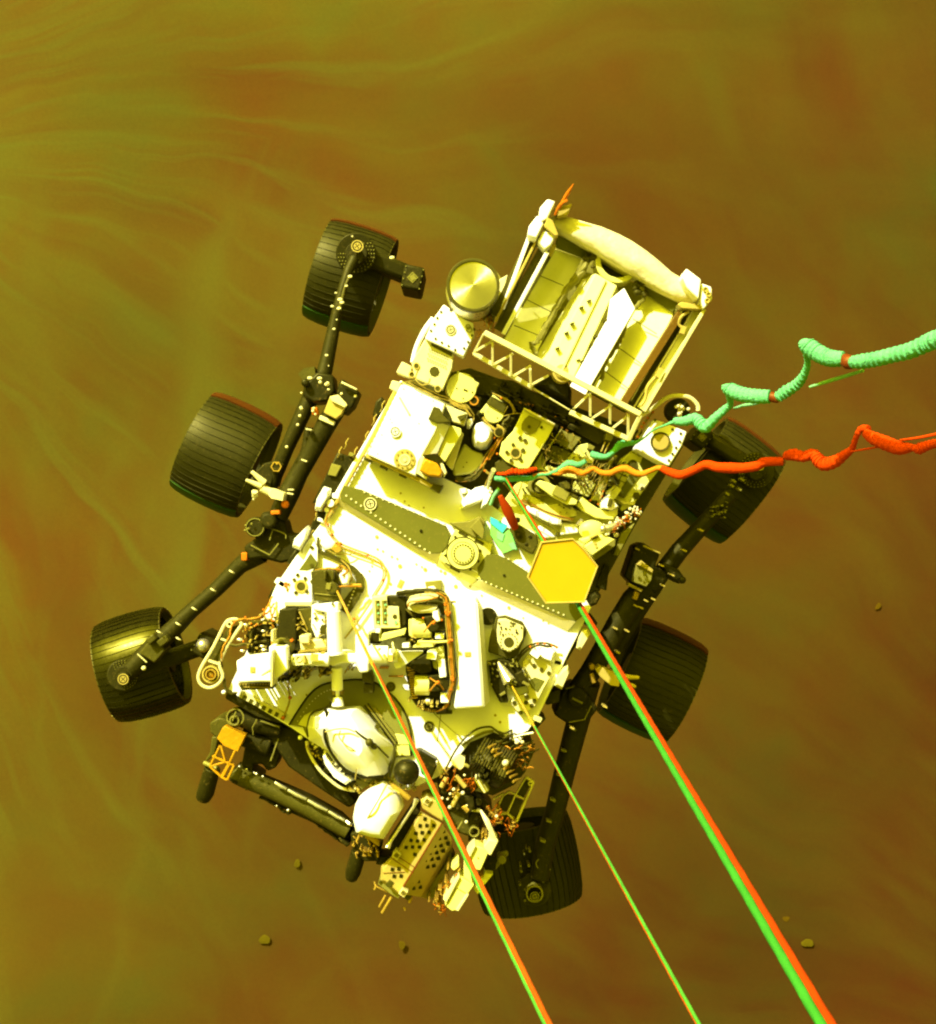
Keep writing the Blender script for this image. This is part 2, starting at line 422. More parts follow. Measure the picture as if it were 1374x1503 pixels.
# ---- body and deck
fr('0')
CH = [(590, 560), (690, 540), (1000, 655), (930, 770), (862, 895), (765, 1085), (700, 1120), (640, 1150), (560, 1130), (440, 1075), (345, 1015), (415, 860)]
rp('chassis', MB().prism(CH, -.17, -.62), 'body_foil', .01)
rp('cavity_floor', MB().prism([(592, 562), (690, 540), (1003, 655), (932, 772), (866, 893), (700, 850), (640, 700)], -.125, -.165), 'olive_dark')
DK = [(588, 558), (668, 597), (655, 640), (648, 700), (700, 724), (745, 760), (800, 790), (868, 892), (832, 965), (790, 1052), (762, 1092),
      (725, 1075), (690, 1090), (655, 1135), (600, 1160), (545, 1150), (430, 1070), (335, 1012), (372, 935), (406, 858), (432, 820), (476, 762), (482, 740)]
deck = rp('deck', MB().prism(DK, 0, -.06), 'white', .004)
m = MB()
for x, y, r in ((553, 788, 2.6), (554, 806, 1.5), (562, 809, 1.5), (575, 817, 1.5), (583, 820, 1.5), (587, 831, 3), (611, 828, 1.4), (619, 832, 1.4),
                (624, 836, 2.8), (647, 838, 2), (653, 841, 2.4), (669, 861, 3), (690, 861, 2), (573, 857, 2.2), (542, 838, 1.3), (546, 831, 1.3),
                (707, 874, 1.4), (747, 892, 2.4), (768, 907, 1.3), (797, 911, 1.3), (805, 915, 1.3), (588, 724, 1.5), (594, 736, 1.5), (622, 745, 1.4), (600, 742, 1.4),
                (727, 1050, 2), (734, 1060, 2), (700, 1070, 1.6), (430, 1000, 1.5), (450, 1020, 1.5)):
    m.cyl(x, y, r, .0035, -.01, 12)
m.box(588, 857, 7, 12, 25, .0035, -.01)
rp('deck_fastener', m, 'tan', 0, deck)
# seams
m = MB()
m.tube([(648, 1040, .002), (642, 1088, .002), (660, 1110, .002)], .0012, 4)
m.tube([(600, 1010, .002), (650, 1060, .002), (690, 1095, .002)], .0012, 4)
rp('deck_seam', m, 'olive', 0, deck)
# edge trim along left deck edge
m = MB(); m.tube([(584, 566, .02), (548, 640, .02), (510, 708, .02), (482, 760, .02)], L(3.2), 6)
rp('edge_rail', m, 'tan')
m = MB()
for t in range(26):
    x = 586 - 100*t/25; y = 562 + 190*t/25
    m.cyl(x + 3.5, y, 1.3, .028, -.01, 6)
rp('rail_fastener', m, 'copper', 0)

# ---- fiducial markers
def fiducial(x, y, r, z, frame, ang=28, dark='black', lite='cream', parent=None):
    fr(frame)
    m = MB(); m.cyl(x, y, r, z + .002, z - .004, 32)
    o = rp('fiducial_marker', m, dark, 0, parent)
    m = MB(); m.ring(x, y, r*1.02, r*.86, z + .0035, z, 32)
    m.ring(x, y, r*.60, r*.46, z + .0035, z, 24)
    a = R(ang)
    for s0, s1 in ((0, 1), (0, -1), (1, 0), (-1, 0)):
        u, v = s0*r*.30, s1*r*.30
        m.box(x + u*math.cos(a) - v*math.sin(a), y + u*math.sin(a) + v*math.cos(a), r*.26, r*.26, ang, z + .0035, z)
    rp('marker_ring', m, lite, 0, o)
    fr('0')
fiducial(616, 170, 40, .048, '6', lite='cream')
fiducial(560, 370, 52, .112, 'A', dark='olive_dark')
fiducial(405, 458, 32, .172, '4', dark='olive_dark', lite='white')
fiducial(748, 700, 50, -.028, 'C', dark='black', lite='olive')
fiducial(228, 1148, 48, .001, 'E', dark='olive_dark', lite='olive')
fiducial(986, 285, 34, .001, '16', dark='black', lite='olive')
fiducial(590, 1283, 50, .036, 'D', dark='olive_dark', lite='tan')

# ---- grey channel plates across the deck, with their sloped front lip
def channel(frame, outline, lip_top, lip_bot, rows, extra):
    fr(frame)
    o = rp('channel_plate', MB().prism(outline, .045, 0), 'plate_grey', .002)
    m = MB()
    for a, b, k in rows: m.along(a, b, k, L(0) + 6.5, .045, .004, 8)
    for x, y in extra: m.cyl(x, y, 6, .049, .04, 8)
    rp('plate_rivet', m, 'cream', 0, o)
    m = MB()
    m.quadblock([(*lip_top[0], .044), (*lip_top[1], .044), (*lip_bot[1], .003), (*lip_bot[0], .003)], None, .004)
    rp('plate_lip', m, 'cream', 0, o)
channel('6', [(448, 52), (560, 80), (1095, 310), (1118, 372), (1100, 440), (1062, 480), (1005, 484), (930, 455), (432, 150), (425, 110)],
        [(425, 135), (1080, 488)], [(415, 185), (1060, 560)],
        [((465, 118), (990, 478), 18), ((580, 95), (1088, 300), 14)], [])
channel('7', [(285, 250), (350, 158), (425, 160), (520, 205), (640, 285), (760, 480), (1000, 500), (1040, 560), (960, 622), (860, 590), (330, 350), (290, 300)],
        [(300, 335), (960, 625)], [(240, 370), (905, 690)],
        [((345, 350), (880, 575), 16), ((500, 190), (630, 270), 5)], [])
fr('6')
m = MB(); m.quadblock([(1060, 480, .044), (1300, 600, .044), (1280, 690, .003), (1040, 565, .003)], None, .004)
m.prism([(1155, 325), (1215, 345), (1385, 425), (1375, 480), (1310, 650), (1205, 610), (1085, 545), (1050, 520)], .04, 0)
hubp = rp('hub_plate', m, 'panel_yellow')
m = MB(); m.cyl(1200, 483, 101, .075, .03, 48); m.cyl(1200, 483, 70, .078, .03, 40)
rp('deck_hub', m, 'panel_yellow', .003)
m = MB()
for k in range(20):
    a = 2*math.pi*k/20; m.cyl(1200 + 56*math.cos(a), 483 + 56*math.sin(a), 6, .081, .07, 8)
for x, y in ((1152, 378), (1100, 428), (1090, 495), (1310, 465), (1297, 533), (1248, 582)): m.cyl(x, y, 9, .044, .03, 10)
m.ring(1200, 483, 106, 99, .076, .04, 40); m.ring(1200, 483, 74, 70, .0785, .07, 40)
rp('hub_bolt', m, 'olive_dark', 0)
m = MB(); m.box(1200, 358, 62, 20, 27, .043, .03); m.box(1303, 410, 60, 20, 27, .043, .03); m.box(1150, 585, 70, 12, 27, .043, .03); m.box(1110, 555, 50, 10, 30, .043, .03)
rp('hub_slot', m, 'olive_dark', 0)
fr('4'); m = MB(); m.cyl(558, 1048, 9, .05, .04, 12)
fr('7'); m.cyl(470, 303, 9, .05, .04, 12); rp('plate_hole', m, 'black', 0)
# bracket arms beside the hub
fr('4'); m = MB(); m.prism([(725, 1000), (840, 990), (905, 960), (940, 985), (930, 1040), (880, 1090), (830, 1060)], .055, .0)
m.prism([(850, 1030), (905, 965), (935, 1040), (925, 1100)], .09, .05)
rp('stiffener_bracket', m, 'olive', .003)

# ---- raised equipment box, rear left
fr('4')
bx = rp('equipment_box', MB().prism([(440, 178), (700, 295), (672, 395), (640, 470), (545, 640), (528, 725), (240, 595)], .165, 0, .004), 'white', .006)
m = MB()
m.quadblock([(672, 400, .160), (728, 425, .13), (655, 590, .13), (560, 600, .155)], None, .12)
rp('box_shoulder', m, 'white', .003)
m = MB(); m.prism([(728, 418), (795, 440), (800, 470), (700, 640), (655, 592)], .115, 0)
rp('box_step', m, 'panel_yellow', .004)
m = MB(); m.prism([(705, 300), (835, 350), (815, 420), (745, 400)], .12, 0)
m.prism([(790, 455), (812, 470), (745, 690), (705, 650)], .05, 0)
rp('box_ledge', m, 'cream', .004)
m = MB(); m.prism([(632, 308), (670, 320), (690, 362), (735, 402), (700, 405), (655, 410), (600, 385)], .185, .12)
m.prism([(770, 368), (830, 350), (828, 372), (795, 395)], .15, .1)
m.prism([(628, 768), (692, 778), (662, 826), (608, 796)], .14, 0)
rp('latch_block', m, 'olive_dark', .003)
m = MB(); m.prism([(575, 615), (652, 645), (690, 695), (672, 730), (600, 722), (548, 690)], .20, .02)
rp('insulated_box', m, 'kapton', .008)
m = MB(); m.prism([(560, 600), (580, 610), (550, 692), (600, 728), (590, 745), (530, 705)], .17, .0)
m.prism([(670, 640), (690, 650), (712, 700), (690, 730)], .1, 0)
rp('box_frame', m, 'cream', .003)
m = MB(); m.cyl(460, 625, 64, .172, .15, 40)
cpl = rp('round_coupling', m, 'tan', .002)
m = MB(); m.ring(460, 625, 34, 24, .176, .17, 32); m.cyl(460, 625, 12, .18, .17, 16); m.ring(460, 625, 20, 15, .177, .17, 24)
rp('coupling_ring', m, 'cream', 0, cpl)
m = MB()
for k in range(10):
    a = 2*math.pi*k/10; m.cyl(460 + 48*math.cos(a), 625 + 48*math.sin(a), 5, .177, .17, 8)
rp('coupling_bolt', m, 'olive', 0, cpl)
m = MB()
for x, y in ((240, 618), (335, 664), (450, 712)): m.box(x, y + 2, 42, 30, 26, .13, .02)
m.box(382, 680, 20, 12, 26, .12, .02)
rp('side_slot', m, 'olive_dark', .002)
m = MB(); m.prism([(232, 590), (245, 594), (535, 722), (632, 775), (615, 792), (228, 612)], .14, 0)
rp('box_side_rail', m, 'tan', .002)
m = MB(); m.tube([(430, 255, .169), (488, 355, .169)], .0035, 6); rp('box_tape', m, 'cream', 0)
m = MB()
for x, y in ((455, 205), (375, 385), (385, 405), (325, 478), (260, 545), (300, 590), (560, 240), (630, 275), (545, 410)): m.cyl(x, y, 4, .167, .15, 8)
rp('box_screw', m, 'cream', 0)

# left edge: outboard black boxes, pale pads (Z3)
fr('3')
m = MB(); m.prism([(1105, 430), (1215, 470), (1130, 640), (1085, 700), (950, 745), (1040, 560)], -.02, -.3)
m.prism([(1340, 120), (1380, 90), (1374, 200), (1318, 208)], -.05, -.25)
m.prism([(985, 790), (1040, 800), (1050, 860), (1010, 960), (960, 980), (930, 900)], -.03, -.3)
m.prism([(845, 1025), (900, 1040), (860, 1130), (790, 1110)], -.05, -.3)
rp('side_avionics_box', m, 'black', .006)
m = MB(); m.prism([(1070, 500), (1128, 515), (1095, 580), (1045, 570)], .0, -.05); m.prism([(1180, 430), (1210, 440), (1200, 460), (1170, 452)], .02, -.05)
rp('side_connector', m, 'olive', .002)
for pts in ([(1030, 640), (1072, 655), (1070, 700), (1010, 795), (972, 790), (985, 720)], [(930, 878), (945, 900), (930, 960), (885, 1035), (836, 1012), (850, 960)]):
    rp('shoulder_pad', MB().dome(pts, .06, -.04, 4, .35), 'white', 0)
m = MB(); m.prism([(985, 830), (1010, 838), (1025, 868), (980, 850)], .02, -.05)
m.prism([(1075, 680), (1120, 690), (1110, 720), (1070, 712)], .03, -.03); m.cyl(1062, 745, 24, .04, -.04, 14); m.cyl(1040, 785, 16, .03, -.04, 12)
rp('edge_fitting', m, 'white', .003)
fr('0')
m = MB()
for (x, y) in ((560, 600), (548, 620), (536, 645), (520, 668), (507, 655), (497, 668), (470, 745), (463, 760), (455, 790), (442, 812)):
    m.spline([(x-2, y+4, -.02), (x+1, y-1, .0), (x+1, y-6, .0), (x+5, y-12, -.01)], L(.9), 6)
rp('edge_harness', m, 'wire_tan', 0)

# ---- rear left end plate and perforated panel (A)
fr('A')
ep = rp('end_plate', MB().prism([(490, 115), (700, 265), (790, 300), (800, 420), (690, 642), (520, 560), (300, 462), (395, 250)], .11, 0), 'white', .004)
m = MB()
for x, y in ((462, 188), (425, 250), (396, 314), (360, 378), (408, 460), (470, 498), (538, 532), (605, 572), (695, 556), (735, 492), (775, 428), (800, 365), (560, 170), (755, 550)):
    m.cyl(x, y, 13, .114, .1, 10)
rp('plate_bolt', m, 'olive_dark', 0, ep)
m = MB(); m.ring(735, 340, 26, 18, .114, .1, 20); m.ring(745, 370, 30, 24, .116, .1, 20)
rp('cable_port', m, 'olive', 0, ep)
m = MB(); m.spline([(385, 255, .05), (300, 370, .05), (235, 500, .05), (200, 600, .05), (178, 700, .05)], L(26), 12)
rp('rounded_side', m, 'white', 0)
pp = rp('perforated_panel', MB().prism([(300, 465), (590, 620), (575, 760), (480, 975), (350, 920), (200, 860), (165, 700), (230, 590)], .07, -.02), 'cream', .004)
m = MB()
for i in range(8):
    for j in range(6):
        m.cyl(345 + i*25 - j*4 + (j % 2)*12, 565 + j*24 + i*11, 6.5, .073, .06, 6)
rp('vent_hole', m, 'olive', 0, pp)
m = MB(); m.cyl(395, 790, 52, .074, .06, 8); m.cyl(215, 735, 22, .074, .06, 12); m.cyl(430, 965, 26, .074, .06, 12); m.cyl(170, 822, 24, .06, .0, 12)
m.prism([(370, 490), (580, 600), (570, 640), (360, 530)], .075, .06)
rp('panel_port', m, 'olive_dark', .001, pp)
m = MB(); m.spline([(235, 760, .072), (205, 860, .072), (265, 925, .072), (330, 910, .072), (350, 860, .072)], L(5), 6)
m.ring(215, 735, 34, 24, .076, .06, 16); m.ring(430, 965, 34, 26, .076, .06, 16); m.ring(170, 822, 36, 24, .066, .0, 16)
rp('panel_trim', m, 'tan', 0, pp)
m = MB(); m.prism([(70, 690), (170, 740), (150, 860), (10, 800)], .04, -.06); m.prism([(-30, 880), (60, 900), (30, 1010), (-60, 960)], .03, -.06)
rp('corner_bracket', m, 'cream', .004)
rd = rp('round_cover', MB().cyl(670, 955, 152, .03, -.05, 48).prism([(620, 780), (850, 910), (800, 1000), (640, 900)], .028, -.05), 'panel_yellow', .003)
m = MB(); m.cyl(620, 960, 9, .033, .02, 8); m.box(710, 980, 44, 18, 25, .033, .02); m.cyl(685, 1062, 8, .033, .02, 8); m.cyl(780, 1000, 10, .033, .02, 8)
rp('cover_screw', m, 'olive_dark', 0, rd)
m = MB(); m.spline([(512, 960, .02), (530, 1050, .02), (620, 1110, .02), (720, 1130, .02), (770, 1190, .02)], L(6), 6)
m.spline([(130, 900, .03), (300, 990, .03), (420, 1050, .03), (560, 1090, .03), (700, 1160, .03), (760, 1240, .03)], L(9), 6, jit=.001)
m.spline([(150, 880, .03), (310, 960, .03), (430, 1020, .03), (560, 1070, .03), (710, 1140, .03)], L(7), 6, jit=.001)
rp('rear_harness', m, 'wire_tan', 0)
m = MB()
m.prism([(760, 1015), (870, 1050), (850, 1150), (720, 1130)], .02, -.1); m.box(500, 520, 160, 30, 28, .1, .05)
rp('connector_block', m, 'dark', .003)
m = MB(); m.ring(795, 1085, 48, 34, .026, 0, 16); rp('connector_ring', m, 'wire_orange', 0)

# ---- silver drum antenna
fr('1')
dr = rp('drum_antenna', MB().cyl(260, 462, 103, .40, .07, 64), 'metal', .003)
# move disc origin to its axis so the brushed finish turns round it
def centred(name, cx, cy, z, r, th, material, parent, n=64):
    c = P(cx, cy, z); rr = L(r, z); me = bpy.data.meshes.new(name)
    vs = [(rr*math.cos(2*math.pi*k/n), rr*math.sin(2*math.pi*k/n), 0) for k in range(n)] + [(0, 0, 0.004)]
    me.from_pydata(vs, [], [(k, (k+1) % n, n) for k in range(n)]); me.materials.append(MATS[material])
    o = bpy.data.objects.new(name, me); COL.objects.link(o); o.location = c; o.parent = parent; return o
centred('brushed_lid', 260, 462, .404, 96, 0, 'silver_disc', dr)
m = MB(); m.ring(260, 462, 108, 95, .412, .37, 64); rp('drum_rim', m, 'olive_dark', .002, dr)
m = MB(); m.cyl(268, 488, 118, .10, .06, 48); rp('drum_flange', m, 'olive', .003, dr)
m = MB(); m.prism([(365, 440), (400, 420), (370, 540), (330, 560)], .18, .0); m.prism([(300, 590), (345, 530), (360, 560), (330, 640)], .1, 0)
rp('drum_bracket', m, 'cream', .004)
m = MB()
for k in range(14):
    x = 285 + random.uniform(-10, 55); y = 600 + random.uniform(-30, 50)
    m.spline([(x, y, .1), (x+8, y+14, .13), (x+2, y+26, .1)], L(2.5), 6)
rp('drum_wiring', m, 'wire_orange', 0)

# ================================================================== power source at the rear (frame 1)
fr('1')
rtg = rp('power_source', MB().prism([(610, 285), (1090, 555), (880, 975), (370, 690)], -.02, -.10), 'olive', .004)
m = MB()   # left inner heat plate, leaning inwards
m.quadblock([(575, 315, .21), (700, 355, .13), (505, 760, .13), (385, 690, .21)], None, .008)
rp('heat_plate', m, 'plate_pale', .002, rtg)
m = MB(); m.quadblock([(950, 500, .12), (1075, 565, .20), (875, 955, .20), (735, 885, .12)], None, .008)
rp('heat_plate', m, 'plate_pale', .002, rtg)
m = MB()
for a, b in (((530, 425, .218), (625, 465, .172)), ((478, 522, .218), (572, 570, .172)), ((425, 625, .218), (530, 668, .172)),
             ((838, 708, .172), (940, 782, .206)), ((785, 805, .172), (885, 880, .206)), ((905, 600, .172), (1000, 660, .206))):
    m.tube([a, b], .0018, 4)
rp('plate_seam', m, 'olive_dark', 0, rtg)
m = MB(); m.quadblock([(600, 262, .23), (745, 325, .18), (725, 365, .17), (590, 312, .22)], None, .01)
m.quadblock([(930, 450, .17), (1085, 535, .23), (1065, 575, .22), (955, 500, .16)], None, .01)
rp('end_plate', m, 'plate_grey', .002, rtg)
# core with its eight fins
m = MB()
m.quadblock([(700, 440, .10), (752, 415, .20), (560, 790, .20), (500, 760, .10)], None, .01)
m.quadblock([(752, 415, .20), (840, 465, .22), (665, 840, .22), (560, 790, .20)], None, .16)
rp('core', m, 'plate_pale', .004, rtg, label='yellow finned generator core')
m = MB(); m.quadblock([(812, 520, .225), (868, 475, .245), (912, 558, .265), (712, 905, .265), (650, 870, .225), (800, 600, .225)], None, .012)
rp('fin', m, 'white', .002, rtg, label='bright sunlit white fin')
m = MB(); m.quadblock([(790, 440, .222), (797, 443, .222), (617, 818, .222), (610, 814, .222)], None, .01)
rp('fin', m, 'cream', .001, rtg)
m = MB()
for x, y in ((728, 525), (697, 552), (660, 617), (637, 655), (600, 717), (757, 672), (738, 707), (700, 770), (684, 765), (800, 605)): m.box(x, y, 17, 7, -20, .226, .16)
rp('fin_clip', m, 'olive_dark', 0, rtg)
m = MB(); m.ring(845, 362, 92, 70, .21, .06, 40); rp('cooling_ring', m, 'panel_yellow', .003, rtg)
m = MB(); m.cyl(845, 362, 70, .12, .05, 32); rp('cooling_cap', m, 'olive_dark', .003, rtg)
# rough cable looms beside the core
m = MB()
m.spline([(730, 350, .19), (700, 400, .20), (650, 455, .19), (615, 520, .20), (580, 580, .19), (545, 640, .20), (520, 690, .19), (495, 700, .19), (500, 720, .19), (520, 740, .19)], L(9), 8, jit=.004)
m.spline([(720, 365, .19), (690, 420, .19), (640, 480, .19), (600, 550, .19), (560, 620, .19), (530, 680, .19)], L(13), 8, jit=.005)
m.spline([(935, 470, .20), (950, 510, .19), (900, 570, .19), (870, 640, .19), (845, 700, .19), (800, 760, .19), (775, 845, .19)], L(9), 8, jit=.005)
rp('cable_loom', m, 'olive', 0, rtg)
m = MB()
for k in range(12): x = 700 + random.uniform(0, 60); y = 335 + random.uniform(0, 60); m.ball(P(x, y, .20), L(random.uniform(7, 14)), 8, 6)
for k in range(12): x = 905 + random.uniform(0, 50); y = 455 + random.uniform(0, 50); m.ball(P(x, y, .20), L(random.uniform(7, 14)), 8, 6)
rp('loom_knot', m, 'olive_dark', 0, rtg)
m = MB(); m.ball(P(622, 812, .2), L(32), 16, 10, (1, 1, .6)); m.ring(622, 812, 42, 32, .2, .1, 24); rp('end_dome', m, 'tan', 0, rtg)
# curved white end shroud
fr('1')
top = [(560, 195), (600, 178), (650, 190), (700, 205), (780, 228), (850, 258), (900, 285), (960, 325), (1010, 365), (1060, 410), (1110, 440), (1175, 470)]
bot = [(600, 245), (630, 262), (680, 290), (740, 322), (790, 350), (850, 388), (905, 420), (960, 452), (1010, 482), (1055, 510), (1095, 535), (1180, 548)]
m = MB(); rings = []
for (a, b) in zip(top, bot):
    rg = []
    for k in range(9):
        u = k/8; zz = .262 + .026*math.sin(math.pi*u) + .006*math.sin(9*u + a[0]*.03)
        rg.append(P(a[0] + (b[0]-a[0])*u, a[1] + (b[1]-a[1])*u, zz))
    rg += [Vector((p.x, p.y, .13)) for p in (rg[8], rg[4], rg[0])]
    rings.append(rg)
m.loft(rings); rp('end_shroud', m, 'blanket', 0, rtg, sharp=60)
# side rails
def rails(name, lst, matn, parent=rtg):
    m = MB()
    for a, b, wd, h in lst: m.beam(a, b, L(wd, .3), h)
    return rp(name, m, matn, .002, parent)
rails('side_rail', [((492, 252, .26), (378, 560, .22), 16, .03), ((560, 330, .30), (382, 660, .24), 16, .05)], 'white')
rails('side_rail', [((521, 272, .27), (350, 610, .22), 10, .03), ((586, 300, .30), (568, 345, .28), 20, .02)], 'tan')
rails('side_shell', [((510, 262, .2), (352, 590, .16), 44, .12), ((562, 312, .2), (372, 650, .14), 62, .10)], 'olive_dark')
rails('side_rail', [((1105, 560, .26), (895, 930, .22), 6, .03), ((1192, 560, .30), (948, 972, .25), 14, .05), ((1150, 560, .27), (905, 960, .22), 7, .02)], 'cream')
rails('side_shell', [((1092, 580, .24), (860, 945, .20), 30, .12)], 'brown')
rails('side_shell', [((1140, 560, .2), (910, 955, .16), 70, .10)], 'olive_dark')
rails('side_shell', [((1165, 565, .23), (930, 960, .19), 28, .06)], 'panel_yellow')
m = MB(); m.spline([(1130, 570, .3), (1100, 590, .31), (1090, 620, .3), (1110, 640, .3)], L(6), 8)
m.beam((1110, 630, .3), (1100, 660, .3), L(18), .03); m.beam((1020, 800, .29), (1000, 835, .29), L(20), .03)
m.spline([(1000, 830, .29), (965, 870, .29), (955, 920, .28), (935, 950, .28)], L(7), 8)
rp('rail_fitting', m, 'tan', 0, rtg)
# corner fittings
m = MB(); m.prism([(485, 225), (520, 180), (545, 215), (515, 275), (480, 262)], .36, .24); m.prism([(520, 285), (545, 240), (592, 262), (575, 300), (548, 320)], .34, .22)
m.prism([(1105, 430), (1120, 395), (1180, 440), (1170, 520), (1120, 470)], .38, .25)
m.prism([(1180, 455), (1222, 470), (1225, 520), (1190, 560), (1175, 520)], .36, .22)
m.prism([(530, 150), (560, 115), (592, 125), (560, 195), (525, 215)], .36, .25)
rp('corner_fitting', m, 'white', .006, rtg)
m = MB(); m.prism([(1085, 540), (1100, 530), (1200, 548), (1190, 562), (1100, 556)], .33, .26)
m.prism([(560, 190), (580, 200), (605, 260), (590, 265), (545, 225)], .365, .3)
m.prism([(590, 150), (660, 135), (640, 180), (600, 190)], .33, .26)
for x, y in ((1198, 480), (1210, 500), (1205, 525)): m.ring(x, y, 12, 6, .37, .34, 10)
rp('corner_clamp', m, 'tan', .003, rtg)
m = MB(); m.tube([(605, 155, .33), (640, 95, .36), (665, 55, .39)], [L(6), L(8), L(2)], 8)
m.spline([(590, 180, .34), (610, 140, .36), (640, 120, .36)], L(5), 6)
rp('spike_probe', m, 'orange', 0, rtg)

# ---- truss across the rear
fr('1')
m = MB(); m.beam((305, 655, .34), (935, 985, .34), L(22, .34), .03)
m.beam((262, 738, .26), (500, 878, .26), L(17, .26), .03); m.beam((650, 975, .28), (888, 1085, .28), L(20, .28), .03)
m.beam((500, 878, .25), (650, 968, .25), L(6, .26), .015)
m.beam((935, 985, .34), (888, 1085, .28), L(18, .3), .03); m.beam((305, 655, .34), (262, 738, .26), L(8, .3), .02)
tr = rp('rear_truss', m, 'cream', .003)
m = MB()
for a, b in (((268, 730), (335, 690)), ((338, 690), (338, 778)), ((345, 782), (418, 742)), ((412, 740), (412, 825)), ((425, 828), (490, 790)), ((490, 800), (492, 870)),
             ((500, 862), (560, 830)), ((668, 960), (725, 905)), ((732, 900), (732, 990)), ((740, 1000), (815, 950)), ((812, 945), (812, 1020)), ((822, 1040), (885, 990)), ((885, 985), (885, 1070))):
    m.beam((*a, .32), (*b, .28), L(9, .3), .02)
rp('truss_strut', m, 'cream', .001, tr)
m = MB(); m.dome([(500, 875), (520, 845), (560, 832), (600, 838), (640, 865), (655, 900), (652, 965), (620, 945)], .10, -.08, 4, .4)
rp('generator_end_cap', m, 'black', 0)

# ---- rear bay between box, truss and antenna (frame B)
fr('B')
m = MB(); m.prism([(240, -60), (640, -10), (1250, 330), (1600, 560), (1500, 640), (1250, 500), (1050, 420), (730, 270), (500, 180), (250, 120)], -.08, -.13)
rp('rear_bay_floor', m, 'olive_dark')
m = MB()
for k in range(34):
    t = random.random(); x = 420 + t*900 + random.uniform(-90, 90); y = 60 + t*430 + random.uniform(-90, 60)
    a = random.choice((28, 28, 118)); l = random.uniform(30, 150)
    m.box(x, y, l, random.uniform(14, 50), a, random.uniform(-.07, .0), -.12)
rp('bay_equipment', m, 'dark', .002)
m = MB()
for k in range(12):
    t = random.random(); x = 420 + t*900; y = 40 + t*430 + random.uniform(-60, 60); l = random.uniform(60, 200)
    m.spline([(x, y, .0), (x+l*.4, y+l*.2+random.uniform(-14, 14), .01), (x+l*.88, y+l*.47, .0)], L(random.uniform(3, 6)), 6)
rp('bay_wiring', m, 'wire_dark', 0)
m = MB()
for k in range(10):
    t = random.random(); x = 450 + t*850; y = 60 + t*430 + random.uniform(-40, 60); m.box(x, y, random.uniform(15, 60), random.uniform(5, 9), 28, .012, -.1)
rp('bay_clip', m, 'wire_orange', .001)

cr = rp('round_canister', MB().cyl(450, 320, 100, .02, -.1, 40).prism([(380, 210), (440, 130), (580, 240), (530, 380), (300, 310)], .015, -.1), 'panel_yellow', .004)
m = MB(); m.prism([(370, 215), (425, 145), (585, 235), (545, 320)], .035, .01); rp('canister_cover', m, 'olive_dark', .003, cr)
m = MB(); m.spline([(360, 370, .0), (400, 420, .0), (460, 430, .0), (520, 410, .0), (550, 350, .0)], L(7), 6)
rp('canister_clamp', m, 'dark', 0, cr)
ca = rp('oval_canister', MB().dome([(230, 480), (270, 430), (330, 410), (420, 470), (450, 530), (430, 610), (380, 680), (310, 700), (240, 670), (215, 580)], .10, -.1, 5, .45), 'white', 0)
m = MB(); m.spline([(235, 460, -.02), (212, 560, -.02), (230, 650, -.02), (290, 705, -.02), (370, 695, -.02), (430, 620, -.02), (450, 560, -.02)], L(9), 8)
rp('canister_clamp', m, 'dark', 0, ca)
m = MB(); m.dome([(180, 380), (230, 380), (235, 420), (205, 480), (175, 480), (160, 420)], .06, -.03, 4, .4); rp('white_cap', m, 'white', 0)
# harness running round the box edge
def bundle(frame, paths, r, mt, name='wire_bundle', jit=.0018, ties=None, tr_=None):
    fr(frame); m = MB()
    for p in paths: m.spline(p, L(r), 7, 5, jit)
    o = rp(name, m, mt, 0)
    if ties:
        m = MB()
        for x, y, z in ties: m.ball(P(x, y, z), L(tr_ or r*1.6), 8, 6)
        rp('cable_tie', m, 'orange', 0, o)
    return o
bundle('B', [[(0, 200, .03), (90, 240, .03), (190, 270, .03), (240, 330, .0), (240, 400, .0)], [(0, 215, .03), (90, 260, .03), (170, 290, .02), (225, 350, .0)]], 8, 'wire_tan')
bundle('B', [[(430, 120, .05), (520, 160, .06), (600, 210, .06), (640, 270, .05), (645, 320, .03)], [(500, 150, .05), (590, 190, .06), (650, 270, .05), (660, 310, .03)]], 8, 'wire_tan')
bundle('B', [[(330, 360, .05), (400, 440, .05), (480, 500, .06), (560, 500, .04)], [(480, 440, .04), (545, 490, .05), (530, 560, .04), (480, 640, .04), (400, 740, .03), (350, 830, .03), (340, 880, .02), (400, 930, .02)]], 14, 'wire_tan',
       ties=[(450, 570, .06), (430, 690, .05), (380, 780, .04), (480, 730, .05), (520, 170, .09), (355, 900, .04)], tr_=13)
bundle('B', [[(510, 560, .05), (440, 660, .05), (380, 770, .04), (330, 850, .03), (250, 930, .02), (170, 1000, .02), (60, 1000, .02)], [(530, 560, .05), (460, 680, .05), (400, 790, .04)]], 9, 'wire_orange')
bundle('B', [[(310, 870, .02), (250, 940, .03), (180, 980, .02), (60, 970, .02)], [(340, 880, .02), (270, 960, .03), (200, 990, .02), (70, 990, .02)], [(600, 350, .02), (540, 420, .02), (560, 490, .02)],
             [(650, 370, .0), (600, 400, .0), (580, 450, .0), (520, 480, .0)]], 16, 'wire_dark', jit=.003)
bundle('B', [[(540, 350, .08), (640, 325, .09), (740, 320, .07)], [(590, 245, .07), (550, 320, .07)], [(310, 860, .03), (350, 760, .04), (440, 640, .05)]], 4, 'wire_tan', jit=.0005)
fr('B')
m = MB()
for k in range(26):
    x = random.choice((random.uniform(250, 400), random.uniform(480, 640))); y = random.uniform(330, 460) if x > 450 else random.uniform(280, 380)
    m.box(x, y, random.uniform(8, 26), random.uniform(6, 18), random.uniform(0, 90), random.uniform(.0, .03), -.06)
rp('connector', m, 'wire_dark', .001)
m = MB(); m.cyl(497, 508, 40, .07, -.05, 16); rp('round_plug', m, 'dark', .003)
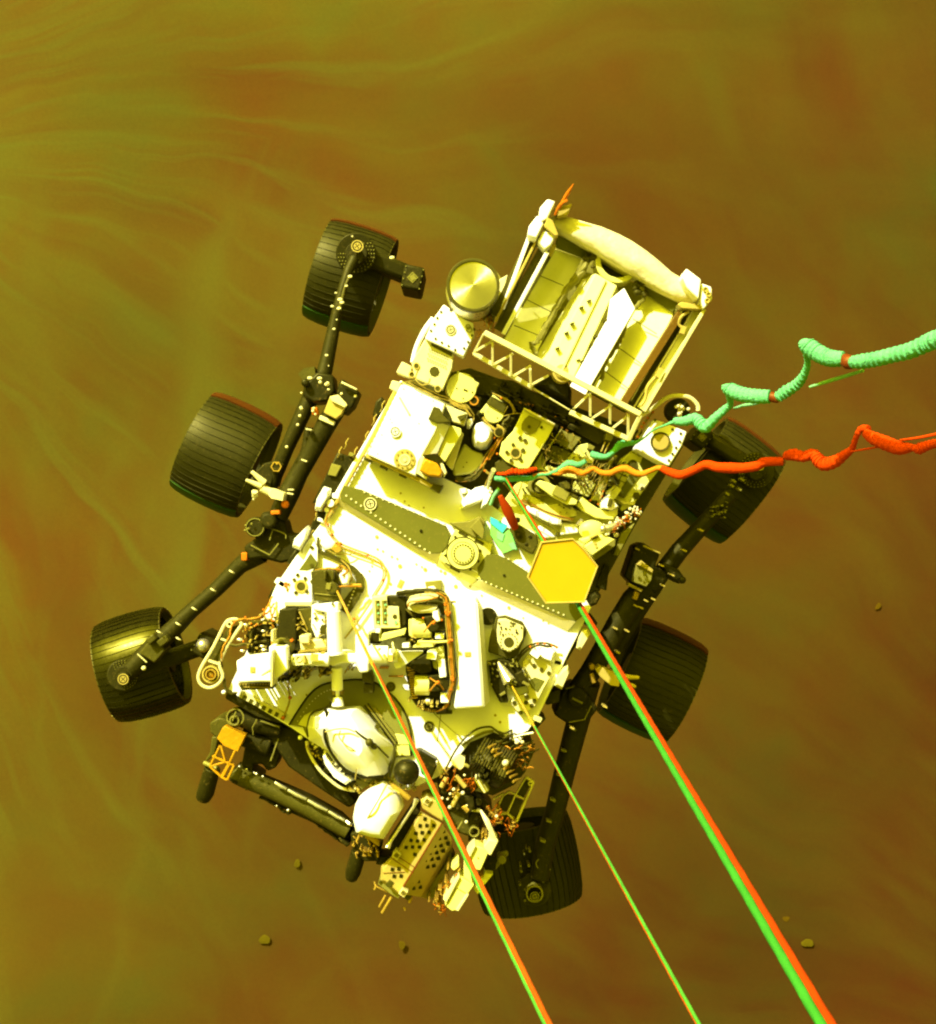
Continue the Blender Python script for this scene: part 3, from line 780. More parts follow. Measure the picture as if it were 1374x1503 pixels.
m = MB(); m.ring(497, 508, 52, 41, .065, .03, 24); rp('plug_collar', m, 'wire_tan', 0)
# bowl-shaped cover between box and wires
rp('curved_cover', MB().prism([(150, 620), (230, 690), (330, 720), (350, 770), (310, 860), (220, 930), (40, 950), (30, 850)], -.02, -.12), 'panel_yellow', .008)
m = MB(); m.cyl(172, 815, 8, -.017, -.03, 8); m.cyl(140, 862, 8, -.017, -.03, 8); rp('cover_screw', m, 'olive', 0)
m = MB(); m.dome([(190, 1120), (260, 1070), (340, 1050), (420, 1070), (440, 1110), (360, 1200), (270, 1240), (150, 1290), (110, 1290), (120, 1200)], .07, .0, 4, .4)
m.dome([(95, 1080), (170, 1075), (170, 1125), (120, 1140)], .05, .0, 4, .4); m.dome([(340, 1150), (400, 1080), (440, 1110), (370, 1260), (310, 1290)], .08, 0, 4, .35)
rp('thermal_boot', m, 'white', 0)
# angled plate with bore holes
bp_ = rp('bored_plate', MB().prism([(745, 280), (1060, 440), (1000, 560), (800, 880), (700, 880), (560, 800), (500, 735), (530, 610), (640, 500)], .05, -.08), 'panel_yellow', .004)
m = MB(); m.prism([(740, 275), (760, 265), (1065, 425), (1055, 450)], .075, .04); rp('plate_flange', m, 'cream', .002, bp_)
m = MB(); m.prism([(800, 340), (930, 400), (900, 450), (870, 500), (810, 535), (760, 525), (725, 480), (725, 430), (760, 370)], .056, .04); rp('cover_patch', m, 'olive', .002, bp_)
m = MB(); m.cyl(665, 722, 40, .055, .045, 24)
for x, y, r in ((710, 568, 21), (762, 596, 21), (640, 636, 18), (740, 690, 20), (578, 712, 19), (620, 797, 19), (716, 785, 19), (802, 455, 17), (926, 460, 15)): m.cyl(x, y, r, .059, .045, 16)
rp('bore_hole', m, 'olive_dark', 0, bp_)
m = MB(); m.ring(665, 722, 60, 42, .057, .045, 24); rp('bore_collar', m, 'tan', .001, bp_)
m = MB(); m.prism([(455, 820), (520, 780), (640, 850), (690, 885), (600, 930), (470, 910)], .03, -.08); rp('dark_wedge', m, 'olive_dark', .003)
m = MB(); m.box(1010, 600, 24, 70, 28, .05, -.05); m.box(970, 650, 24, 60, 28, .05, -.05); m.box(1070, 460, 40, 60, 28, .03, -.06); m.box(1040, 540, 22, 40, 28, .06, -.05)
rp('plate_clip', m, 'dark', .002)
bundle('B', [[(1000, 640, .03), (940, 700, .03), (880, 760, .03), (820, 840, .03)], [(950, 700, .02), (930, 820, .02), (960, 880, .02), (990, 900, .02)]], 6, 'wire_dark', jit=.0005)
fr('B')
m = MB(); m.prism([(1120, 480), (1330, 570), (1230, 700), (1060, 610)], .0, -.1); rp('radio_box', m, 'olive', .004)
m = MB(); m.prism([(1130, 470), (1140, 478), (1010, 670), (995, 660)], .05, -.05); m.prism([(990, 690), (1060, 640), (1240, 720), (1220, 800), (1100, 830), (1010, 780), (960, 800)], -.02, -.12)
rp('radio_bracket', m, 'olive', .003)
m = MB()
for k in range(30): m.box(random.uniform(980, 1220), random.uniform(640, 880), random.uniform(8, 36), random.uniform(6, 18), random.uniform(10, 130), random.uniform(-.01, .03), -.1)
rp('radio_fitting', m, 'olive', .001)
m = MB(); m.prism([(1240, 720), (1300, 640), (1400, 620), (1400, 860), (1250, 840), (1100, 860)], -.01, -.1); m.prism([(880, 870), (1000, 850), (1160, 900), (1400, 940), (1400, 1010), (1180, 960), (1030, 930)], .0, -.1)
m.prism([(830, 870), (940, 700), (970, 840), (1020, 900), (900, 900)], -.03, -.12)
rp('bay_panel', m, 'panel_yellow', .004)

# ---- right rear: instrument with scalloped edge, long blocks (frame D)
fr('D')
m = MB(); m.prism([(60, 440), (250, 160), (430, 170), (560, 260), (780, 420), (1160, 520), (1060, 700), (860, 960), (560, 1010), (400, 960), (230, 840), (150, 610)], -.01, -.12)
rp('instrument_base', m, 'panel_yellow', .003)
m = MB(); m.ring(450, 210, 105, 70, .04, -.05, 40); m.cyl(450, 210, 60, .02, -.05, 32); rp('round_motor', m, 'olive', .004)
sc = rp('scalloped_plate', MB().prism([(300, 270), (340, 270), (520, 380), (700, 360), (790, 440), (790, 480), (730, 500), (620, 490), (500, 440), (400, 380), (290, 340)], .03, -.1), 'panel_yellow', .004)
m = MB(); m.prism([(270, 330), (300, 335), (400, 385), (520, 445), (640, 495), (760, 510), (750, 530), (620, 520), (500, 475), (380, 410), (270, 360)], .045, -.05); rp('scalloped_edge', m, 'tan', .003, sc)
m = MB()
for k in range(26):
    t = k/25; x = 290 + 470*t; y = 340 + 180*t - 18*math.sin(math.pi*t)*-1
    m.cyl(x, y - 6, 6.5, .052, .0, 8)
rp('gear_stud', m, 'wire_orange', 0, sc)
m = MB(); m.cyl(630, 382, 9, .035, .02, 10); m.cyl(672, 408, 9, .035, .02, 10); rp('cover_screw', m, 'olive', 0, sc)
m = MB(); m.prism([(335, 385), (440, 430), (560, 490), (650, 520), (660, 570), (560, 560), (420, 490), (320, 430)], .05, -.05)
m.prism([(650, 540), (800, 560), (810, 640), (640, 660)], .02, -.05); m.prism([(400, 620), (460, 560), (560, 640), (600, 680), (440, 690)], .01, -.06)
rp('white_fairing', m, 'white', .006)
m = MB(); m.tube([(330, 460, .06), (450, 530, .06), (570, 590, .06), (640, 650, .06)], L(4), 6)
for x, y in ((425, 465), (540, 535), (630, 530)): m.tube([(x, y-30, .06), (x-6, y+30, .06)], L(4), 6)
m.ring(620, 655, 20, 12, .06, .0, 12)
rp('fairing_strap', m, 'olive_dark', 0)
bl = rp('long_block', MB().prism([(415, 190), (450, 155), (540, 180), (800, 320), (790, 380), (700, 380), (560, 300)], .11, .02), 'panel_yellow', .004)
m = MB(); m.prism([(560, 280), (600, 200), (730, 270), (690, 350)], .125, .1); rp('block_saddle', m, 'olive', .003, bl)
m = MB(); m.box(765, 298, 80, 26, 28, .118, .06); m.box(715, 388, 80, 32, 28, .10, .02); rp('block_slot', m, 'olive_dark', .002, bl)
rp('curved_block', MB().prism([(790, 385), (840, 300), (900, 350), (980, 410), (1080, 440), (1170, 410), (1165, 470), (1130, 520), (1040, 515), (960, 500), (850, 440)], .07, -.05), 'panel_yellow', .005)
m = MB(); m.dome([(620, 180), (690, 160), (730, 200), (720, 250), (660, 250)], .14, .03, 4, .4); m.cyl(1310, 35, 42, .0, -.02, 12); rp('dark_knob', m, 'olive_dark', 0)
fr('C')
# slatted rods and cylinders between
m = MB()
for (a, b, r) in (((430, 830), (320, 1070), 7), ((500, 850), (400, 1090), 8), ((560, 740), (480, 880), 9), ((470, 470), (430, 570), 8), ((510, 480), (460, 590), 6), ((400, 760), (320, 900), 5)):
    m.tube([(*a, .06), (*b, .06)], L(r), 8)
rp('slide_rod', m, 'tan', 0)
m = MB(); m.prism([(440, 760), (520, 720), (450, 980), (400, 1070), (330, 1060), (400, 920)], .03, -.08); m.prism([(480, 980), (560, 900), (640, 950), (560, 1060), (500, 1040)], .04, -.08)
m.prism([(290, 560), (400, 600), (330, 700), (230, 640)], .0, -.1); m.prism([(160, 870), (330, 860), (380, 900), (300, 1030), (140, 960)], .0, -.1)
rp('bay_panel', m, 'panel_yellow', .004)
m = MB(); m.prism([(560, 600), (600, 610), (430, 860), (400, 850)], .05, -.05); m.prism([(480, 380), (560, 400), (530, 470), (470, 450)], .03, -.1)
m.prism([(310, 490), (370, 520), (350, 560), (290, 540)], .04, -.1); m.cyl(530, 885, 36, .03, -.05, 12)
rp('bay_bracket', m, 'olive', .003)
m = MB(); m.prism([(510, 1040), (550, 1050), (530, 1130), (490, 1120)], .12, .0); m.box(545, 885, 60, 20, 30, .06, .0); m.box(150, 1015, 90, 26, 28, .06, -.02); m.cyl(60, 920, 40, .06, -.05, 12)
rp('dark_fitting', m, 'olive_dark', .003)
rp('white_pad', MB().dome([(440, 1040), (500, 1000), (540, 1050), (600, 1130), (530, 1170), (400, 1150), (390, 1090)], .10, .0, 4, .3), 'white', 0)
bundle('C', [[(180, 850, .05), (260, 760, .08), (330, 700, .07)], [(260, 890, .05), (330, 830, .07), (380, 760, .06)], [(140, 800, .05), (200, 740, .06)], [(280, 960, .05), (260, 900, .05)]], 4, 'wire_tan', jit=.002,
       ties=[(260, 905, .07), (320, 1060, .08), (400, 1100, .08), (450, 970, .08), (440, 1020, .08)], tr_=11)
# right side deck strip with panels
fr('C')
rs = rp('side_panel', MB().prism([(770, 540), (1040, 720), (900, 900), (760, 1100), (640, 1170), (540, 1050), (620, 880), (560, 800), (640, 640)], -.03, -.14), 'panel_yellow', .004)
m = MB(); m.prism([(860, 600), (1000, 680), (950, 740), (850, 760), (820, 700)], -.025, -.05); m.prism([(740, 770), (820, 810), (660, 1040), (590, 1010)], -.022, -.05)
m.prism([(560, 1070), (640, 1110), (620, 1150), (540, 1100)], -.02, -.05)
rp('panel_inset', m, 'plate_grey', .002, rs)
m = MB(); m.box(835, 600, 80, 20, 27, -.01, -.04); m.box(960, 668, 80, 16, 27, -.01, -.04); m.cyl(845, 940, 20, -.01, -.04, 8); m.cyl(785, 1015, 40, -.015, -.04, 6)
rp('panel_slot', m, 'olive_dark', .001, rs)
m = MB(); m.prism([(830, 890), (880, 910), (850, 970), (800, 950)], -.022, -.05); m.prism([(580, 1040), (660, 1070), (780, 1080), (760, 1110), (650, 1100)], .0, -.05); rp('panel_frame', m, 'cream', .002, rs)
m = MB()
for a, b in (((610, 860), (700, 680)), ((700, 900), (760, 780)), ((580, 840), (700, 900)), ((600, 780), (720, 840)), ((720, 560), (820, 620)), ((870, 960), (920, 860))): m.tube([(*a, -.027), (*b, -.027)], .0014, 4)
rp('panel_seam', m, 'olive_dark', 0, rs)

fr('C')
m = MB()
for k in range(60):
    x = random.uniform(120, 700); y = random.uniform(560, 1120)
    if x + y*.55 < 420 or x > 1250 - y*.62: continue
    m.cyl(x, y, random.uniform(4, 9), random.uniform(.035, .075), -.05, 8)
rp('instrument_screw', m, 'olive_dark', 0)
bundle('C', [[(x, y, .05), (x + random.uniform(20, 60), y - random.uniform(20, 90), random.uniform(.06, .11)), (x + random.uniform(60, 150), y - random.uniform(60, 200), .06)]
             for x, y in [(random.uniform(120, 430), random.uniform(700, 1060)) for _ in range(26)]], 3.2, 'wire_tan', jit=.0012)
bundle('C', [[(x, y, .05), (x + random.uniform(10, 40), y - random.uniform(20, 60), random.uniform(.06, .1)), (x + random.uniform(-30, 90), y - random.uniform(60, 140), .06)]
             for x, y in [(random.uniform(150, 560), random.uniform(640, 1000)) for _ in range(18)]], 3, 'wire_dark', jit=.0012)
bundle('B', [[(x, y, .04), (x + random.uniform(-30, 40), y + random.uniform(10, 50), random.uniform(.04, .08)), (x + random.uniform(-60, 90), y + random.uniform(30, 120), .03)]
             for x, y in [(random.uniform(950, 1350), random.uniform(480, 900)) for _ in range(26)]], 3.4, 'wire_tan', jit=.0012)
fr('D'); m = MB()
for k in range(30): m.box(random.uniform(300, 1150), random.uniform(200, 560), random.uniform(8, 30), random.uniform(5, 10), random.choice((28, -62)), random.uniform(.04, .085), -.05)
rp('instrument_clip', m, 'olive', .001)

# ---- rear right white end block with ring and hook
fr('C')
eb = rp('end_block', MB().prism([(780, 540), (850, 420), (960, 240), (1080, 280), (1295, 370), (1240, 520), (1115, 720), (1000, 670)], .16, .0), 'white', .006)
m = MB(); m.cyl(1030, 470, 92, .175, .15, 36); rp('round_port', m, 'tan', .006, eb)
m = MB(); m.ring(1030, 470, 100, 88, .18, .15, 36); rp('port_rim', m, 'olive_dark', .001, eb)
m = MB()
for x, y in ((1112, 655), (1150, 592), (1185, 528), (1222, 465), (1232, 385), (1150, 345), (1065, 295), (975, 250)): m.cyl(x, y, 14, .165, .15, 10)
rp('block_bolt', m, 'olive_dark', 0, eb)
fr('5'); m = MB()
m.spline([(925, 265, .18), (1000, 215, .2), (1060, 170, .2), (1120, 155, .2), (1190, 165, .2), (1235, 205, .2), (1240, 240, .2)], L(12, .2), 8)
rp('hoop_arm', m, 'cream', 0)
m = MB(); m.cyl(1130, 235, 66, .12, .02, 32); rp('hoop_drum', m, 'dark', .003)
m = MB()
for k in range(16):
    a = random.uniform(0, 6.28); r = random.uniform(0, 48)
    m.ball(P(1150 + r*math.cos(a), 240 + r*math.sin(a)*.8, random.uniform(.14, .2)), L(random.uniform(7, 15), .17), 8, 6)
rp('crumpled_foil', m, 'blanket', 0)
bundle('C', [[(780, 430, .1), (830, 330, .14), (900, 240, .12), (960, 170, .12)], [(800, 400, .1), (850, 300, .13), (920, 220, .12)]], 9, 'wire_tan', ties=[(800, 420, .13), (840, 320, .15), (900, 230, .14), (950, 170, .13), (860, 280, .14)], tr_=14)

# ---- red canister and coloured shadow fringe by the umbilical plug
fr('D')
m = MB(); m.tube([(88, 300, .18), (150, 420, .16), (205, 540, .13), (225, 590, .11)], [L(22), L(46), L(42), L(34)], 16)
rp('red_canister', m, 'red_rope', 0)
gsx = rp('green_shadow_fringe', MB().prism([(0, 560), (110, 640), (170, 610), (200, 660), (250, 800), (210, 790), (110, 830), (60, 740), (0, 660)], .035, .0), 'leaf_green', .001)  # coloured fringe of shadow patches, added as thin green and cyan sheets
m = MB(); m.prism([(0, 490), (160, 570), (110, 640), (0, 550)], .042, .01); rp('cyan_shadow_fringe', m, 'cyan', .001)
m = MB(); m.prism([(60, 620), (130, 650), (110, 720), (60, 690)], .039, .03); m.prism([(165, 740), (215, 720), (245, 790), (200, 790)], .038, .03); rp('pale_patch', m, 'mint_pale', .001, gsx)
mo = rp('motor_box', MB().prism([(185, 600), (260, 560), (430, 660), (440, 740), (390, 840), (330, 810), (240, 740)], .08, .0), 'olive_dark', .006)
m = MB(); m.cyl(365, 675, 17, .084, .07, 12); m.cyl(330, 743, 15, .084, .07, 12); m.cyl(255, 655, 34, .095, .07, 16); m.cyl(250, 520, 26, .1, .07, 12)
rp('motor_hole', m, 'black', .002, mo)
m = MB(); m.tube([(0, 380, .1), (30, 300, .12), (80, 230, .12)], L(16), 8); rp('plug_guide', m, 'mint_pale', 0)
m = MB(); m.tube([(-30, 230, .09), (0, 120, .16), (28, 60, .22)], [L(10), L(16), L(22)], 10); rp('umbilical_mast', m, 'metal', 0)
bundle('D', [[(-60, 330, .04), (-10, 200, .07), (20, 120, .1)], [(-90, 300, .04), (-40, 180, .06), (0, 90, .1)], [(240, 330, .05), (270, 240, .05), (290, 170, .05)], [(120, 180, .1), (200, 280, .05), (280, 400, .03)]], 6, 'wire_tan', jit=.001)

# ---- antenna mount, right
fr('D')
m = MB(); m.ball(P(930, 610, .05), L(120), 24, 12, (1, .75, .45)); rp('gimbal_dome', m, 'panel_yellow', 0)
m = MB(); m.prism([(860, 760), (1030, 650), (1140, 700), (930, 850)], .20, .08); m.prism([(820, 700), (1000, 640), (1010, 660), (850, 740)], .16, .05)
gm = rp('antenna_gimbal', m, 'panel_yellow', .005)
m = MB(); m.cyl(960, 735, 13, .205, .19, 10); m.cyl(972, 765, 13, .205, .19, 10); m.box(955, 665, 80, 14, -25, .22, .15); rp('gimbal_slot', m, 'tan', .001, gm)
m = MB(); m.prism([(930, 850), (1135, 690), (1150, 700), (1145, 760), (960, 890)], .05, -.1); m.prism([(1200, 640), (1330, 540), (1170, 850), (1130, 840)], -.02, -.12); rp('gimbal_bracket', m, 'olive', .004)
m = MB(); m.tube([(1030, 600, .2), (1100, 590, .2), (1180, 550, .18)], [L(30), L(36), L(26)], 12); m.ball(P(1030, 600, .21), L(34)); m.ball(P(1155, 655, .18), L(26)); m.tube([(800, 560, .1), (835, 520, .12)], L(16), 8)
rp('foil_wrap', m, 'metal', 0)
m = MB()
for k in range(60):
    t = random.random(); x = 1060 + 300*t + random.uniform(-45, 45); y = 620 - 190*t + random.uniform(-50, 50)
    m.ball(P(x, y, random.uniform(.08, .2)), L(random.uniform(8, 18)), 7, 5)
rp('crumpled_foil', m, 'blanket', 0)
m = MB()
for k in range(22):
    t = random.random(); x = 1090 + 260*t + random.uniform(-40, 40); y = 640 - 190*t + random.uniform(-40, 40)
    m.spline([(x, y, .15), (x + random.uniform(-20, 20), y + random.uniform(-20, 20), .22), (x + random.uniform(-40, 40), y + random.uniform(-30, 30), .16)], L(4), 6)
rp('loose_wiring', m, 'orange', 0)
# high gain antenna
HX = [(465, 722), (755, 690), (862, 790), (985, 945), (862, 1275), (505, 1285), (338, 1045)]
hg = rp('hexagonal_antenna', MB().prism(HX, .46, .42), 'gold', .003)
m = MB(); fr('D')
cx = sum(p[0] for p in HX)/7; cy = sum(p[1] for p in HX)/7
hp = [P(cx + (x-cx)*.985, cy + (y-cy)*.985, .463) for x, y in HX]; hp.append(hp[0]); m.tube(hp, .004, 6, raw=True, cap=False)
rp('antenna_rim', m, 'tan', 0, hg)
m = MB()
for i in range(7):
    a = HX[i]; b = HX[(i+1) % 7]; n_ = int(math.hypot(b[0]-a[0], b[1]-a[1])/18)
    for k in range(n_):
        t = (k+.5)/n_; x = a[0]+(b[0]-a[0])*t; y = a[1]+(b[1]-a[1])*t
        m.cyl(cx + (x-cx)*.955, cy + (y-cy)*.955, 3, .463, .45, 6)
rp('rim_rivet', m, 'kapton', 0, hg)
fr('D'); m = MB(); m.cyl(700, 1000, 90, .42, .18, 20, r0=140); rp('antenna_pedestal', m, 'dark', .003, hg)

# ================================================================== front deck
# ---- cables over the white deck (frame 6)
bundle('6', [[(440, 90, .02), (385, 190, .02), (348, 260, .02), (350, 310, .02), (380, 370, .02), (430, 420, .02), (520, 458, .02), (610, 492, .02), (680, 530, .02), (712, 590, .02), (700, 660, .02), (640, 760, .02), (580, 850, .02), (525, 930, .02), (455, 1020, .02)]],
       7, 'tan', 'deck_cable', .0004, ties=[(430, 418, .025), (600, 490, .025), (697, 650, .025), (350, 300, .025), (515, 895, .025), (375, 360, .025)], tr_=9)
bundle('6', [[(432, 110, .026), (375, 200, .026), (338, 265, .026), (340, 320, .026), (372, 380, .026), (425, 432, .026), (515, 470, .026), (600, 502, .026), (668, 540, .026), (698, 592, .026), (688, 655, .026), (628, 755, .026)]], 4, 'wire_orange', 'deck_cable', .0004)
fr('6'); m = MB()
path = [(288, 380), (285, 430), (300, 470), (360, 495), (430, 530), (500, 575), (545, 625), (550, 690), (515, 750), (480, 800), (445, 850)]
wd_ = [14, 18, 22, 24, 26, 34, 52, 66, 76, 80, 80]
m2 = MB(); rings = []
pts = smooth([P(x, y, 0.018) for x, y in path], 4)
for i, p in enumerate(pts):
    t = (pts[min(i+1, len(pts)-1)] - pts[max(i-1, 0)]).normalized(); n_ = Vector((-t.y, t.x, 0))
    wv = L(wd_[min(int(i/4), len(wd_)-1)])/2
    rings.append([p + n_*wv, p - n_*wv, p - n_*wv - Vector((0, 0, .012)), p + n_*wv - Vector((0, 0, .012))])
m2.loft(rings); rib = rp('ribbon_cable', m2, 'olive_dark', 0)
m = MB(); m.along((520, 700), (470, 830), 7, 6, .019, .004); rp('ribbon_stitch', m, 'cream', 0, rib)
m = MB(); m.tube([(432, 680, .04), (560, 680, .04)], L(8), 8); m.cyl(408, 455, 24, .05, 0, 12); m.box(400, 450, 44, 40, 30, .03, 0)
rp('cable_anchor', m, 'copper', .001)
m = MB(); m.spline([(330, 440, .02), (380, 480, .03), (460, 490, .03), (520, 480, .02)], L(3), 6); m.spline([(430, 520, .02), (480, 570, .03), (500, 640, .04), (470, 680, .04)], L(5), 6)
rp('thin_wire', m, 'wire_tan', 0)
m = MB(); m.dome([(330, 330), (380, 380), (420, 410), (385, 460), (330, 470), (300, 420)], .03, .0, 3, .4); m.dome([(430, 590), (470, 570), (505, 620), (490, 680), (440, 690), (410, 640)], .07, 0, 4, .4)
rp('white_pad', m, 'white', 0)

# ---- front-left lift point: plate with bores and dark release mechanism
lp = rp('lift_plate', MB().prism([(262, 405), (285, 450), (285, 540), (250, 600), (250, 790), (245, 822), (70, 822), (130, 640), (190, 540)], .03, -.05), 'white', .003)
m = MB(); m.prism([(200, 540), (240, 480), (285, 540), (270, 570), (215, 590), (165, 585)], .033, .02); rp('shaded_facet', m, 'plate_grey', .001, lp)  # the facet's shade is put into its grey colour
m = MB(); m.cyl(180, 690, 26, .036, .02, 16)
for x, y in ((247, 445), (247, 558), (157, 618), (205, 640), (135, 648), (248, 660), (146, 730), (215, 722)): m.cyl(x, y, 12, .036, .02, 12)
rp('bore_hole', m, 'olive_dark', 0, lp)
m = MB(); m.ring(180, 690, 42, 27, .035, .02, 20); rp('bore_collar', m, 'tan', 0, lp)
m = MB(); m.box(160, 800, 170, 24, 0, .045, .0); rp('plate_flange', m, 'cream', .002, lp)
rm = rp('release_mechanism', MB().prism([(240, 595), (300, 580), (400, 590), (420, 640), (420, 760), (400, 790), (260, 780)], .09, -.02).box(330, 620, 20, 60, 0, .12, .08).box(380, 620, 18, 60, 0, .12, .08).cyl(375, 700, 38, .12, .08, 16), 'olive_dark', .005)
m = MB(); m.box(352, 690, 30, 40, 10, .125, .1); m.spline([(265, 735, .095), (340, 742, .098), (420, 748, .095)], L(4), 6); rp('release_pin', m, 'olive', .001, rm)
m = MB()
for k in range(16): m.box(random.uniform(390, 470), random.uniform(560, 620), random.uniform(8, 20), random.uniform(6, 14), random.uniform(0, 90), random.uniform(.03, .07), 0)
rp('connector', m, 'copper', .001)
bundle('6', [[(270, 590, .05), (330, 580, .08), (400, 580, .08), (450, 600, .06)], [(420, 690, .1), (480, 690, .08), (560, 690, .05)], [(430, 560, .05), (470, 590, .06), (440, 620, .08)]], 6, 'wire_orange', jit=.002)
# outboard black box with pale connector
fr('6'); m = MB(); m.prism([(5, 690), (90, 700), (110, 730), (60, 830), (0, 810), (-30, 760)], -.05, -.3); m.box(340, 800, 260, 18, 0, .0, -.03); rp('side_avionics_box', m, 'black', .005)
m = MB(); m.box(48, 668, 68, 36, 33, -.0, -.06); rp('side_connector', m, 'white', .003)
m = MB()
for k in range(12): m.ring(random.uniform(70, 120), random.uniform(670, 720), 9, 5, random.uniform(-.02, .03), -.05, 10)
rp('connector_ring', m, 'wire_orange', 0)

# ---- remote sensing mast lying across the front deck (frame F)
fr('F')
MST = rp('mast', MB().tube([(190, 930, .22), (300, 925, .24), (520, 925, .24)], [L(50), L(52), L(60)], 20), 'white', .003)
m = MB(); m.tube([(560, 480, .22), (575, 870, .22)], [L(62, .22), L(70, .22)], 28); m.tube([(575, 860, .22), (577, 885, .22)], L(76, .22), 28)
rp('drive_cylinder', m, 'white', .002, MST)
m = MB(); m.prism([(360, 440), (450, 440), (470, 480), (500, 690), (400, 735), (355, 620)], .13, .0); m.prism([(350, 430), (600, 400), (612, 480), (500, 500), (380, 470)], .15, .0)
rp('drive_housing', m, 'white', .006, MST)
m = MB(); m.prism([(450, 605), (490, 605), (490, 700), (440, 690), (432, 640)], .14, .1); m.cyl(550, 415, 12, .16, .1, 10); m.cyl(390, 548, 12, .14, .1, 10); m.cyl(462, 500, 10, .14, .1, 8); m.cyl(455, 560, 10, .14, .1, 8)
rp('housing_port', m, 'olive_dark', .001, MST)
m = MB(); m.prism([(520, 870), (660, 860), (760, 880), (760, 690), (880, 675), (885, 1040), (800, 1050), (760, 960), (640, 960), (560, 990), (490, 960)], .20, .06)
rp('elbow_joint', m, 'white', .008, MST)
m = MB(); m.tube([(880, 880, .19), (1060, 880, .19)], L(82, .19), 28); m.tube([(1050, 885, .19), (1150, 890, .19)], L(60, .19), 20)
rp('mast_tube', m, 'white', .002, MST)
m = MB(); m.quadblock([(1140, 850, .20), (1380, 848, .20), (1380, 862, .20), (1180, 1000, .17)], None, .03); m.prism([(1120, 900), (1160, 850), (1180, 1000), (1130, 1010), (1110, 960)], .18, .08)
rp('mast_bracket', m, 'white', .002, MST)
m = MB(); m.box(1082, 915, 46, 60, 0, .235, .2); m.cyl(980, 832, 14, .275, .25, 8)
rp('mast_port', m, 'tan', .001, MST)
m = MB(); m.cyl(1166, 925, 26, .195, .18, 12); m.cyl(1100, 850, 20, .25, .2, 12); m.spline([(1100, 770, .2), (1110, 820, .24), (1130, 860, .24)], L(10), 6)
rp('mast_fitting', m, 'cream', .001, MST)
m = MB(); m.tube([(590, 1000, .17), (595, 1200, .15)], L(52, .16), 24); m.tube([(596, 1200, .15), (598, 1280, .14)], L(18), 12); m.tube([(598, 1270, .14), (600, 1350, .14)], [L(40), L(56)], 20)
rp('boom', m, 'white', .002, MST)
m = MB(); m.tube([(560, 1222, .13), (640, 1222, .13)], L(20), 10); m.prism([(545, 1210), (575, 1210), (585, 1250), (550, 1250)], .12, .05); m.prism([(615, 1210), (645, 1210), (645, 1250), (612, 1250)], .12, .05); rp('boom_clamp', m, 'wire_tan', .001, MST)
m = MB(); m.prism([(245, 705), (335, 700), (340, 780), (250, 780)], .16, .0); m.prism([(250, 770), (420, 735), (490, 740), (500, 820), (400, 830), (260, 850)], .13, .0)
rp('mast_drive', m, 'cream', .006, MST)
m = MB()
for k in range(24):
    t = k/23; m.cyl(240 + 250*t, 860 - 30*t + random.uniform(-5, 5), random.uniform(6, 10), .20, .1, 8)
for k in range(14): m.cyl(random.uniform(650, 740), random.uniform(930, 1050), random.uniform(6, 11), .16, .08, 8)
rp('drive_bolt', m, 'wire_tan', 0, MST)
m = MB(); m.quadblock([(200, 885, .285), (360, 880, .292), (360, 965, .292), (210, 980, .285)], None, .004); m.ring(240, 920, 30, 22, .292, .28, 20)
rp('mast_cover', m, 'cream', .001, MST)
m = MB(); m.box(385, 905, 70, 60, 5, .305, .29); m.prism([(280, 900), (292, 880), (305, 950), (275, 955)], .31, .28); rp('mast_decal', m, 'tan', 0, MST)
m = MB(); m.prism([(410, 990), (500, 960), (530, 1000), (520, 1080), (430, 1060)], .10, .02); m.prism([(820, 1040), (900, 1040), (920, 1100), (920, 1150), (820, 1130)], .12, .01); m.box(880, 1190, 90, 90, 0, .09, 0)
m.prism([(280, 1040), (340, 1050), (320, 1110), (270, 1080)], .08, .02)
rp('mast_saddle', m, 'olive_dark', .004)
m = MB(); m.prism([(140, 850), (200, 870), (190, 1040), (135, 1035)], .14, .02); m.prism([(900, 690), (1000, 660), (990, 780), (890, 780)], .10, .0)
rp('mast_clamp', m, 'dark', .004)
# sensor head at the left end (frame 9)
fr('9')
hd = rp('sensor_head', MB().prism([(242, 540), (335, 528), (425, 516), (432, 655), (370, 655), (250, 660)], .36, .16), 'white', .008)
m = MB(); m.box(328, 590, 26, 30, 0, .364, .35); rp('head_vent', m, 'tan', .001, hd)
m = MB(); m.prism([(415, 465), (505, 470), (518, 590), (440, 650), (428, 655)], .30, .14); rp('head_collar', m, 'white', .006, hd)
m = MB(); m.quadblock([(350, 655, .30), (430, 655, .30), (430, 585, .367), (375, 620, .364)], None, .01); m.box(430, 585, 10, 190, 1, .37, .2); m.box(432, 410, 12, 60, 0, .3, .2)
rp('head_brace', m, 'cream', .002, hd)
m = MB(); m.prism([(250, 664), (435, 658), (440, 690), (270, 700)], .2, .1); m.ring(495, 480, 46, 32, .20, .1, 24)
rp('head_gasket', m, 'olive_dark', .003, hd)
m = MB(); m.tube([(280, 680, .21), (420, 685, .21)], L(4), 6)
for k in range(12): m.cyl(262 + 15*k, 668, 4, .22, .1, 6)
rp('head_trim', m, 'wire_tan', 0, hd)
m = MB(); m.cyl(500, 570, 34, .26, .1, 20); m.tube([(515, 565, .2), (560, 560, .2)], L(26), 14); m.cyl(470, 475, 48, .18, .05, 24); rp('neck_joint', m, 'olive', .003, hd)
